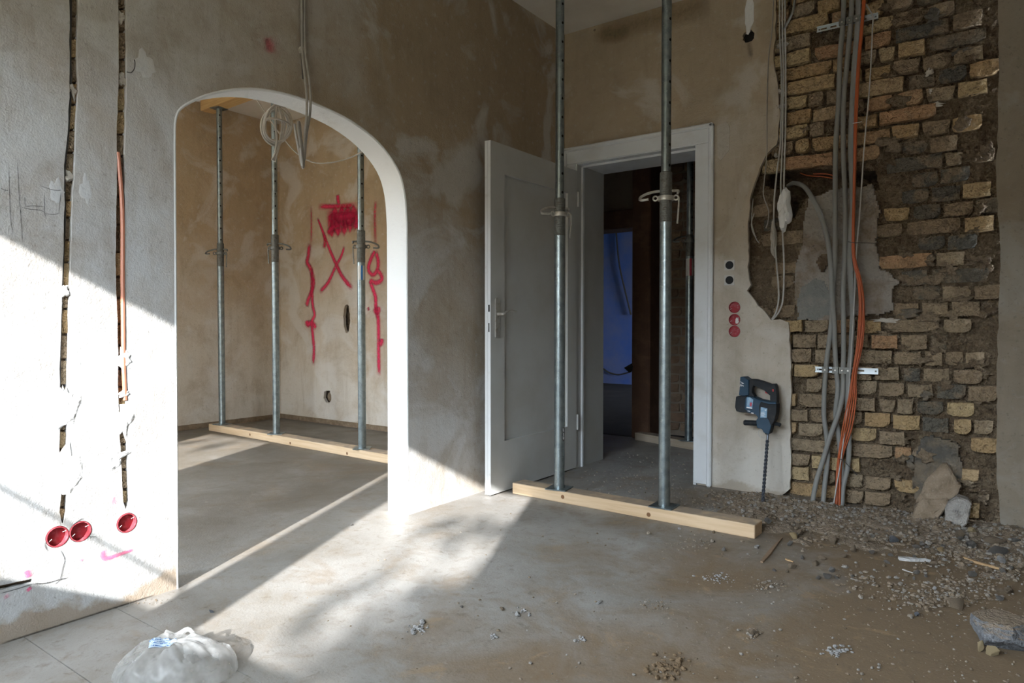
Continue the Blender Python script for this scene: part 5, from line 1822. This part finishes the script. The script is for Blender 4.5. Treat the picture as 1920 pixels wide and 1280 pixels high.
for (cpx, cpy, sx, sy, n, smax, mat, lab) in [
        (783, 1178, 9, 6, 60, 0.010, 'gravel_pale', 'crushed pale plaster crumbs left of the floor centre'),
        (1442, 1098, 16, 6, 110, 0.009, 'gravel', 'grey patch of crumbs in front of the timber sill end'),
        (1345, 1085, 16, 5, 70, 0.007, 'gravel_pale', 'pale smear of crumbs below the timber sill'),
        (1567, 1220, 12, 5, 70, 0.008, 'gravel_pale', 'pale grey crumbs in the right foreground'),
        (1255, 1252, 18, 12, 130, 0.011, 'earth', 'dark brown crumbly earth at the bottom edge'),
        (1090, 1200, 6, 4, 26, 0.008, 'gravel_pale', 'tiny pale crumbs right of the floor centre'),
        (922, 1193, 4, 3, 18, 0.008, 'gravel_pale', 'tiny pale crumbs at the floor centre'),
        (1290, 1020, 22, 5, 60, 0.006, 'gravel', 'thin row of crumbs along the front of the timber sill'),
        (1225, 1135, 22, 7, 60, 0.006, 'gravel', 'thin scatter of dark crumbs below the floor centre line'),
        (1410, 1188, 8, 5, 30, 0.013, 'gravel', 'small clump of brown crumbs in the foreground'),
        (975, 1148, 9, 4, 26, 0.007, 'gravel_pale', 'small whitish crumbs on the grey floor'),
        (250, 1125, 30, 5, 70, 0.004, 'gravel', 'dark grit along the foot of the arch wall')]:
    scatter('crumbs', n, cluster(cpx, cpy, sx, sy), 0.0022, smax, mat, lab, 'crumbs', cpx)

STONES = {}


def stone(name, px, py, size, seed, mat, label, group=None, rz=None, tilt=(0, 0), sink=0.15, cat='stone', z0=None, facets=9):
    """loose stone whose foot shows at (px, py)"""
    p = G(px, py)
    key = (seed, mat)
    if key not in STONES:
        me = rock_mesh(name, seed, 3, facets)
        me.materials.append(MAT[mat])
        STONES[key] = me
    o = bpy.data.objects.new(name, STONES[key])
    COL.objects.link(o)
    rn = random.Random(seed + int(px))
    o.rotation_euler = (tilt[0], tilt[1], rn.uniform(0, 6.28) if rz is None else rz)
    o.scale = size
    R3 = o.rotation_euler.to_matrix()
    zmin = min((R3 @ Vector((v.co.x * size[0], v.co.y * size[1], v.co.z * size[2]))).z for v in STONES[key].vertices)
    base = hgt(p.x, p.y) if z0 is None else z0
    o.location = (p.x, p.y, base - zmin * (1 - sink))
    tag(o, label, cat, group)
    return o


# the three large pieces at the wall and the lump at the right edge
def shard(name, pts, y0, y1, mat, label, lean=0.0, chip=0.012, seed=0, cat='stone'):
    """broken slab: outline in image rows and columns on plane y0, real thickness y1 - y0, chipped rim"""
    poly = jag([R2_at(px, py, y0) for px, py in pts], 0.004, 0.03, True, seed)
    cu = sum(p[0] for p in poly) / len(poly)
    cv = sum(p[1] for p in poly) / len(poly)
    zb = min(p[1] for p in poly)
    bm = bmesh.new()
    layers = [(y0 + chip, 1.0), (y0 + 0.002, 0.90), (y0, 0.72), (y0 - 0.002, 0.40)]
    layers = [(y1, 0.92)] + layers
    rings = []
    for (y, s) in layers:
        ring = []
        for (u, v) in poly:
            uu_, vv_ = cu + (u - cu) * s, cv + (v - cv) * s
            yy = y + lean * (vv_ - zb) + 0.010 * fbm(uu_ * 14 + seed, vv_ * 14, y * 9, 3)
            ring.append(bm.verts.new((uu_, yy, max(0.0, vv_))))
        rings.append(ring)
    n = len(poly)
    for i in range(len(rings) - 1):
        for k in range(n):
            bm.faces.new((rings[i][k], rings[i][(k + 1) % n], rings[i + 1][(k + 1) % n], rings[i + 1][k]))
    cf = bm.verts.new((cu, y0 - 0.003 + lean * (cv - zb), cv))
    for k in range(n):
        bm.faces.new((rings[-1][k], rings[-1][(k + 1) % n], cf))
    bm.faces.new(list(reversed(rings[0])))
    o = from_bm(name, bm, mat)
    tag(o, label, cat)
    return o


def R2_at(px, py, y):
    p = R(px, py, y)
    return (p.x, p.z)


shard('stone_slab', [(1716, 944), (1738, 898), (1762, 873), (1772, 871), (1796, 908), (1800, 912), (1797, 924), (1788, 936), (1768, 942)], -0.105, -0.012, 'stone_brown', 'upper pointed brown stone slab leaning on the brick wall', lean=0.25, seed=3)
shard('stone_slab', [(1700, 985), (1716, 952), (1726, 938), (1776, 938), (1778, 950), (1766, 968), (1751, 980), (1748, 992), (1720, 998)], -0.155, -0.045, 'stone_brown', 'lower brown stone slab under the pointed one at the wall foot', lean=0.28, seed=5)
shard('stone_block', [(1772, 955), (1778, 943), (1795, 932), (1812, 938), (1821, 947), (1818, 968), (1814, 985), (1800, 995), (1782, 992), (1771, 980)], -0.185, -0.085, 'stone_grey', 'rounded grey-brown stone block beside the leaning slabs', lean=0.12, seed=8)
bm = bmesh.new()
bmesh.ops.create_cube(bm, size=2.0)
bmesh.ops.subdivide_edges(bm, edges=bm.edges[:], cuts=14, use_grid_fill=True)
pl = G(1862, 1222)
rl = random.Random(12)
cuts = [(Vector((rl.gauss(0, 1), rl.gauss(0, 1), rl.gauss(0, 0.6))).normalized(), rl.uniform(0.92, 1.12)) for _ in range(12)]
for v in bm.verts:
    q = v.co.lerp(v.co.normalized() * 1.15, 0.35)
    for nn, dd in cuts:
        kk = q.dot(nn)
        if kk > dd:
            q = q - nn * (kk - dd)
    q = q * (1 + 0.05 * fbm(q.x * 3 + 4, q.y * 3, q.z * 3, 3))
    v.co = (q.x * 0.088, q.y * 0.075, max(-0.036, q.z * 0.040) + 0.036)
bmesh.ops.rotate(bm, verts=bm.verts, cent=(0, 0, 0), matrix=Matrix.Rotation(0.55, 3, 'Z'))
cl = pl + RT * 0.078 + Vector((-RT.y, RT.x, 0)) * 0.055
bmesh.ops.translate(bm, verts=bm.verts, vec=(cl.x, cl.y, 0.0))
tag(from_bm('concrete_lump', bm, 'lump'), 'big blue-grey concrete lump at the right edge of the floor', 'stone')
stone('brick_shard', 1838, 1219, (0.020, 0.012, 0.026), 43, 'stone_yellow', 'upright yellow brick shard in front of the concrete lump', tilt=(0.2, 0.3), facets=12)
stone('brick_shard', 1858, 1228, (0.026, 0.016, 0.020), 44, 'stone_yellow', 'triangular tan brick shard touching the concrete lump', tilt=(0.1, -0.4), facets=12)
stone('stone', 1792, 1140, (0.034, 0.026, 0.028), 45, 'stone_brown', 'rounded brown stone at the end of the swept ridge')
stone('stone', 1676, 1019, (0.026, 0.022, 0.022), 46, 'stone_blue', 'blue-grey stone on the gravel right of the orange cables')
stone('stone', 1561, 1020, (0.018, 0.022, 0.030), 47, 'stone_brown', 'brown stone in the gravel below the orange cables')
stone('stone', 1500, 1003, (0.022, 0.020, 0.022), 48, 'stone_brown', 'brown stone in the gravel right of the timber sill end')
stone('stone', 1487, 1010, (0.030, 0.020, 0.018), 49, 'brick_tan', 'reddish brick piece in the gravel below the conduits', cat='brick piece')
stone('stone', 1440, 985, (0.024, 0.018, 0.020), 50, 'stone_grey', 'grey stone at the right end of the timber sill')
stone('stone', 1420, 1025, (0.016, 0.012, 0.008), 51, 'stone_pale', 'flat pale pebble in front of the timber sill end')
stone('stone', 1357, 1032, (0.014, 0.012, 0.010), 52, 'stone_grey', 'small grey stone in front of the timber sill')
stone('stone', 1822, 1028, (0.036, 0.026, 0.026), 53, 'stone_grey', 'pale grey angular stone below the stone block')
stone('stone', 1868, 1040, (0.046, 0.030, 0.022), 54, 'stone_grey', 'broad grey stone under the plaster pier on the right')
stone('stone', 1878, 1055, (0.026, 0.020, 0.022), 55, 'stone_pale', 'pale lump next to the broad grey stone on the right')
stone('stone', 1860, 1020, (0.060, 0.040, 0.022), 56, 'stone_brown', 'wide flat brown stone at the foot of the plaster pier')
stone('stone', 1800, 1010, (0.026, 0.020, 0.024), 57, 'stone_brown', 'brown stone right in front of the stone block')
stone('stone', 1822, 1004, (0.030, 0.020, 0.018), 58, 'stone_yellow', 'tan brick piece right of the stone block foot', cat='brick piece')
stone('stone', 1765, 1034, (0.026, 0.018, 0.018), 59, 'brick_tan', 'orange-brown brick piece in the gravel below the leaning slabs', cat='brick piece')
stone('stone', 1890, 1110, (0.034, 0.020, 0.012), 60, 'stone_brown', 'flat brown stone near the right edge above the concrete lump')
stone('stone', 1876, 1125, (0.020, 0.014, 0.010), 61, 'stone_grey', 'small grey chip near the right edge above the concrete lump')
stone('stone', 1753, 1105, (0.009, 0.008, 0.008), 62, 'stone_pale', 'tiny white cube-like chip in the swept ridge')
stone('stone', 1408, 1188, (0.020, 0.015, 0.014), 63, 'stone_brown', 'dark clod with crumbs in the right foreground')
stone('stone', 1123, 1131, (0.017, 0.010, 0.007), 64, 'stone_pale', 'pale oblong chip on the grey floor right of centre')
stone('stone', 1274, 992, (0.014, 0.010, 0.006), 65, 'stone_pale', 'bluish white flake under the front of the timber sill')
stone('stone', 970, 1153, (0.018, 0.012, 0.006), 66, 'stone_pale', 'flat whitish flake at the centre of the floor')
stone('stone', 941, 1143, (0.010, 0.008, 0.007), 67, 'stone_brown', 'small brown clod beside the whitish flake')
stone('stone', 866, 1138, (0.009, 0.007, 0.006), 68, 'stone_grey', 'small grey chip on the sunlit floor left of centre')
stone('stone', 1366, 945, (0.012, 0.010, 0.010), 69, 'stone_pale', 'pale crumb behind the timber sill by the casing')
stone('stone', 1720, 1155, (0.012, 0.010, 0.010), 70, 'stone_blue', 'small bluish pebble in the sandy dust')
stone('stone', 1375, 947, (0.022, 0.009, 0.008), 71, 'splinter_dusty', 'dark wood stub on the dust behind the timber sill', cat='wood chip')
stone('plaster_chunk', 300, 1111, (0.036, 0.014, 0.010), 72, 'plaster_dab', 'white plaster chunk at the foot of the arch wall', rz=-1.45, cat='plaster chunk')
stone('stone', 397, 1148, (0.014, 0.006, 0.006), 73, 'stone_blue', 'dark twisted scrap on the sunlit floor edge near the arch')
stone('stone', 660, 985, (0.010, 0.008, 0.006), 74, 'stone_grey', 'small dark chip on the bright floor before the arch')

rn = random.Random(15)
spots = []
for k in range(46):
    while True:
        px, py = rn.uniform(1450, 1915), rn.uniform(1000, 1090)
        p = G(px, py)
        if all((Vector((px, py)) - Vector(s)).length > 11 for s in spots) and p.y < -0.08 and not (1690 < px < 1830 and py < 1005):
            break
    spots.append((px, py))
    s = rn.uniform(0.008, 0.019)
    stone('stone', px, py, (s, s * rn.uniform(0.7, 1), s * rn.uniform(0.6, 0.9)), 80 + k % 8, rn.choice(('stone_brown', 'stone_grey', 'stone_grey')), 'small angular stone among the gravel at the foot of the brick wall', 'small stones in the gravel')


def splinter(px0, py0, px1, py1, w, h, mat, label, z=0.0):
    a, b = G(px0, py0), G(px1, py1)
    a.z, b.z = hgt(a.x, a.y) + z, hgt(b.x, b.y) + z
    d = (b - a)
    t = d.normalized()
    s = Vector((-t.y, t.x, 0)).normalized()
    bm = bmesh.new()
    rows = []
    rnn = random.Random(int(px0))
    for i in range(7):
        f = i / 6
        ww_ = w * (0.35 + 0.65 * math.sin(math.pi * min(1, f * 1.2 + 0.12))) * rnn.uniform(0.85, 1.1)
        c = a + d * f
        rows.append([bm.verts.new(c + s * k * ww_ + Vector((0, 0, zz))) for k, zz in ((-1, 0.001), (1, 0.001), (0.8, h * rnn.uniform(0.7, 1.1)), (-0.8, h * rnn.uniform(0.7, 1.1)))])
    for i in range(6):
        for k in range(4):
            bm.faces.new((rows[i][k], rows[i][(k + 1) % 4], rows[i + 1][(k + 1) % 4], rows[i + 1][k]))
    bm.faces.new(rows[0])
    bm.faces.new(list(reversed(rows[-1])))
    o = from_bm('wood_splinter', bm, mat)
    tag(o, label, 'wood splinter')


splinter(1428, 1055, 1466, 1010, 0.010, 0.008, 'splinter_dusty', 'long dusty brown splinter slanting up beside the timber sill end')
splinter(1806, 1048, 1876, 1070, 0.010, 0.010, 'splinter', 'orange wood splinter lying in the gravel on the right')
splinter(1473, 1049, 1487, 1054, 0.006, 0.006, 'splinter', 'short pale wood chip right of the dusty splinter')
splinter(1685, 1049, 1745, 1054, 0.018, 0.012, 'stone_pale', 'whitish flat sliver shaped like a boat on the gravel')
splinter(1692, 1068, 1712, 1075, 0.004, 0.004, 'stone_pale', 'thin white sliver below the boat-shaped one')

# ================================================================== PLASTIC BAG
def make_bag_mat():
    m, nt, b = new_mat('bag_film')
    tc = nd(nt, 'ShaderNodeTexCoord')
    b.inputs['Base Color'].default_value = (0.72, 0.74, 0.75, 1)
    b.inputs['Roughness'].default_value = 0.20
    b.inputs['Specular IOR Level'].default_value = 0.5
    tl = nd(nt, 'ShaderNodeBsdfTranslucent')
    tl.inputs[0].default_value = (0.66, 0.65, 0.62, 1)
    tr = nd(nt, 'ShaderNodeBsdfTransparent')
    m1, m2 = nd(nt, 'ShaderNodeMixShader'), nd(nt, 'ShaderNodeMixShader')
    m1.inputs[0].default_value = 0.50
    nt.links.new(b.outputs[0], m1.inputs[1])
    nt.links.new(tl.outputs[0], m1.inputs[2])
    f = noise_fac(nt, tc.outputs['Object'], 14, 0.35, 0.7, 3)
    f = math_n(nt, 'ADD', math_n(nt, 'MULTIPLY', f, 0.30), 0.48)
    nt.links.new(f, m2.inputs[0])
    nt.links.new(m1.outputs[0], m2.inputs[1])
    nt.links.new(tr.outputs[0], m2.inputs[2])
    nt.links.new(m2.outputs[0], nt.nodes['Material Output'].inputs[0])
    add_bump(nt, b, tc.outputs['Object'], ((22, 0.25, 0.01),))
    return m


MAT['bag'] = make_bag_mat()
BC = G(322, 1262)
BC.z = 0.0
bag = empty('plastic_bag', BC)
tag(bag, 'crumpled translucent white plastic bag lying on the floor by the sunlight', 'plastic bag')
sx_ = RT.copy()
sy_ = Vector((-RT.y, RT.x, 0))


def bagP(u, v, lift=0.0):
    """u, v in the unit disc -> point on the crumpled film"""
    r = min(1.0, math.hypot(u, v))
    a = math.atan2(v, u)
    rim = 1 + 0.10 * math.cos(2 * a + 0.4) + 0.05 * math.sin(3 * a + 1) + 0.05 * fbm(math.cos(a) * 2, math.sin(a) * 2, 4, 2)
    k = 1 - abs(fbm(u * 1.5 + 3, v * 1.5 + 1, 0.5, 2)) * 2.2
    ph = 1.6 * fbm(u * 1.3, v * 1.3, 9, 2)
    fold = abs(math.sin(4.5 * a + 2.5 * r + ph)) ** 0.5
    fine = abs(math.sin(11.0 * a - 3.0 * r + 2.5 * ph)) ** 0.6
    h = 0.098 * (1 - r ** 3.0) ** 0.7 * (0.86 + 0.14 * k) * (1.0 + 0.12 * u) - (0.013 * (1 - fold) + 0.005 * (1 - fine)) * min(1.0, r * 2.2) * min(1.0, (1 - r) * 4)
    bulge = 1 + 0.12 * math.sin(math.pi * r)
    x, y = u * 0.152 * rim * bulge, v * 0.118 * rim * bulge
    y += 0.012 * fbm(u * 3, v * 3, 6, 2)
    p = BC + sx_ * x + sy_ * y
    return Vector((p.x, p.y, max(0.0012, h) + lift))


bm = bmesh.new()
NR, NA = 34, 96
c0 = bm.verts.new(bagP(0, 0))
rings = []
for i in range(1, NR + 1):
    r = i / NR
    rings.append([bm.verts.new(bagP(r * math.cos(2 * math.pi * k / NA), r * math.sin(2 * math.pi * k / NA))) for k in range(NA)])
for k in range(NA):
    bm.faces.new((c0, rings[0][k], rings[0][(k + 1) % NA]))
for i in range(NR - 1):
    for k in range(NA):
        bm.faces.new((rings[i][k], rings[i + 1][k], rings[i + 1][(k + 1) % NA], rings[i][(k + 1) % NA]))
from_bm('bag_film', bm, 'bag', bag, smooth=True)
# bunched neck of the bag
bm = bmesh.new()
bm_tube(bm, catmull([bagP(-0.25, 0.35, -0.004), bagP(-0.12, 0.55, 0.010), bagP(0.05, 0.66, 0.020), bagP(0.22, 0.70, 0.012)], 4), lambda t: 0.014 * (1 - 0.75 * t), 8)
from_bm('bag_neck', bm, 'bag', bag, smooth=True)


def make_label_mat():
    m, nt, b = new_mat('bag_label')
    tc = nd(nt, 'ShaderNodeUVMap')
    w = nd(nt, 'ShaderNodeTexWave', wave_type='BANDS', bands_direction='Y')
    w.inputs['Scale'].default_value = 2.1
    w.inputs['Distortion'].default_value = 0.0
    nt.links.new(tc.outputs[0], w.inputs[0])
    mp = nd(nt, 'ShaderNodeMapping')
    mp.inputs['Scale'].default_value = (40, 6, 1)
    nt.links.new(tc.outputs[0], mp.inputs[0])
    words = noise_fac(nt, mp.outputs[0], 1.0, 0.40, 0.50, 2)
    f = math_n(nt, 'MULTIPLY', math_n(nt, 'GREATER_THAN', w.outputs['Fac'], 0.55), words)
    col = mixc(nt, f, (0.58, 0.70, 0.82), (0.06, 0.17, 0.42))
    nt.links.new(col, b.inputs['Base Color'])
    b.inputs['Roughness'].default_value = 0.45
    return m


MAT['bag_label'] = make_label_mat()
bm = bmesh.new()
uvl = bm.loops.layers.uv.new('UVMap')
NU, NV = 12, 8
cells = []
for j in range(NV + 1):
    row = []
    for i in range(NU + 1):
        s, t = i / NU, j / NV
        u = -0.36 + 0.40 * s + 0.08 * (1 - t)
        v = -0.30 + 0.38 * t + 0.16 * s
        row.append(bm.verts.new(bagP(u, v, 0.0022)))
    cells.append(row)
for j in range(NV):
    for i in range(NU):
        f = bm.faces.new((cells[j][i], cells[j][i + 1], cells[j + 1][i + 1], cells[j + 1][i]))
        for lp, (a, b) in zip(f.loops, ((i, j), (i + 1, j), (i + 1, j + 1), (i, j + 1))):
            lp[uvl].uv = (a / NU, b / NV)
from_bm('printed_label', bm, 'bag_label', bag, smooth=True, recalc=False)

# ================================================================== TREE OUTSIDE (dapples the sun)
tree = empty('garden_tree', (6.6, -14.5, -3.0))
tag(tree, 'leafy tree outside the window that dapples the sunlight', 'tree')
bm = bmesh.new()
bm_tube(bm, catmull([Vector((6.8, -14.9, -3.0)), Vector((6.7, -14.8, 0.0)), Vector((6.2, -14.6, 3.0)), Vector((5.8, -14.4, 6.0))], 5), lambda t: 0.16 * (1 - 0.7 * t), 8)
from_bm('trunk', bm, 'bark', tree, smooth=True)


def shade_at(px, py, spread, n, seed, dist=11.0):
    """leaf cluster of the crown, on the sun ray that ends at the floor point seen at (px, py)"""
    g0 = G(px, py)
    c = g0 - SUN_DIR * dist
    rn = random.Random(seed)
    V, Fc = [], []
    for _ in range(int(n * 0.62)):
        p = c + Vector((rn.gauss(0, spread), rn.gauss(0, spread), rn.gauss(0, spread * 0.8)))
        q = Matrix.Rotation(rn.uniform(0, 6.28), 3, Vector((rn.gauss(0, 1), rn.gauss(0, 1), rn.gauss(0, 1))).normalized())
        s = rn.uniform(0.03, 0.06)
        k = len(V)
        for a in ((-1, 0, 0), (0, -0.5, 0.1), (1, 0, 0), (0, 0.5, 0.1)):
            V.append(tuple(p + q @ Vector(a) * s))
        Fc.append((k, k + 1, k + 2, k + 3))
    me = bpy.data.meshes.new('leaf_cluster')
    me.from_pydata(V, [], Fc)
    o = mesh_obj('leaf_cluster', me, 'leaf', tree)
    o['kind'] = 'stuff'


# (image column, image row, spread of the cluster, leaves)
for i, (px, py, sp, n) in enumerate([(570, 1165, 0.045, 8), (620, 1130, 0.045, 8), (680, 1092, 0.05, 9),
                                     (800, 1008, 0.07, 22), (870, 990, 0.07, 24), (940, 985, 0.08, 34), (985, 1000, 0.08, 40),
                                     (955, 1075, 0.05, 36), (905, 1105, 0.05, 40), (735, 1070, 0.035, 6), (855, 1130, 0.06, 46), (820, 1165, 0.07, 56), (785, 1205, 0.07, 60), (750, 1245, 0.08, 70), (720, 1280, 0.09, 80),
                                     (760, 1120, 0.05, 16), (740, 1165, 0.06, 26), (690, 1225, 0.07, 40), (630, 1265, 0.08, 44), (560, 1225, 0.05, 10), 
                                     (440, 812, 0.07, 26), (390, 838, 0.05, 9), (345, 828, 0.09, 34), (420, 832, 0.05, 8)]):
    shade_at(px, py, sp, int(n * 1.6), 200 + i)
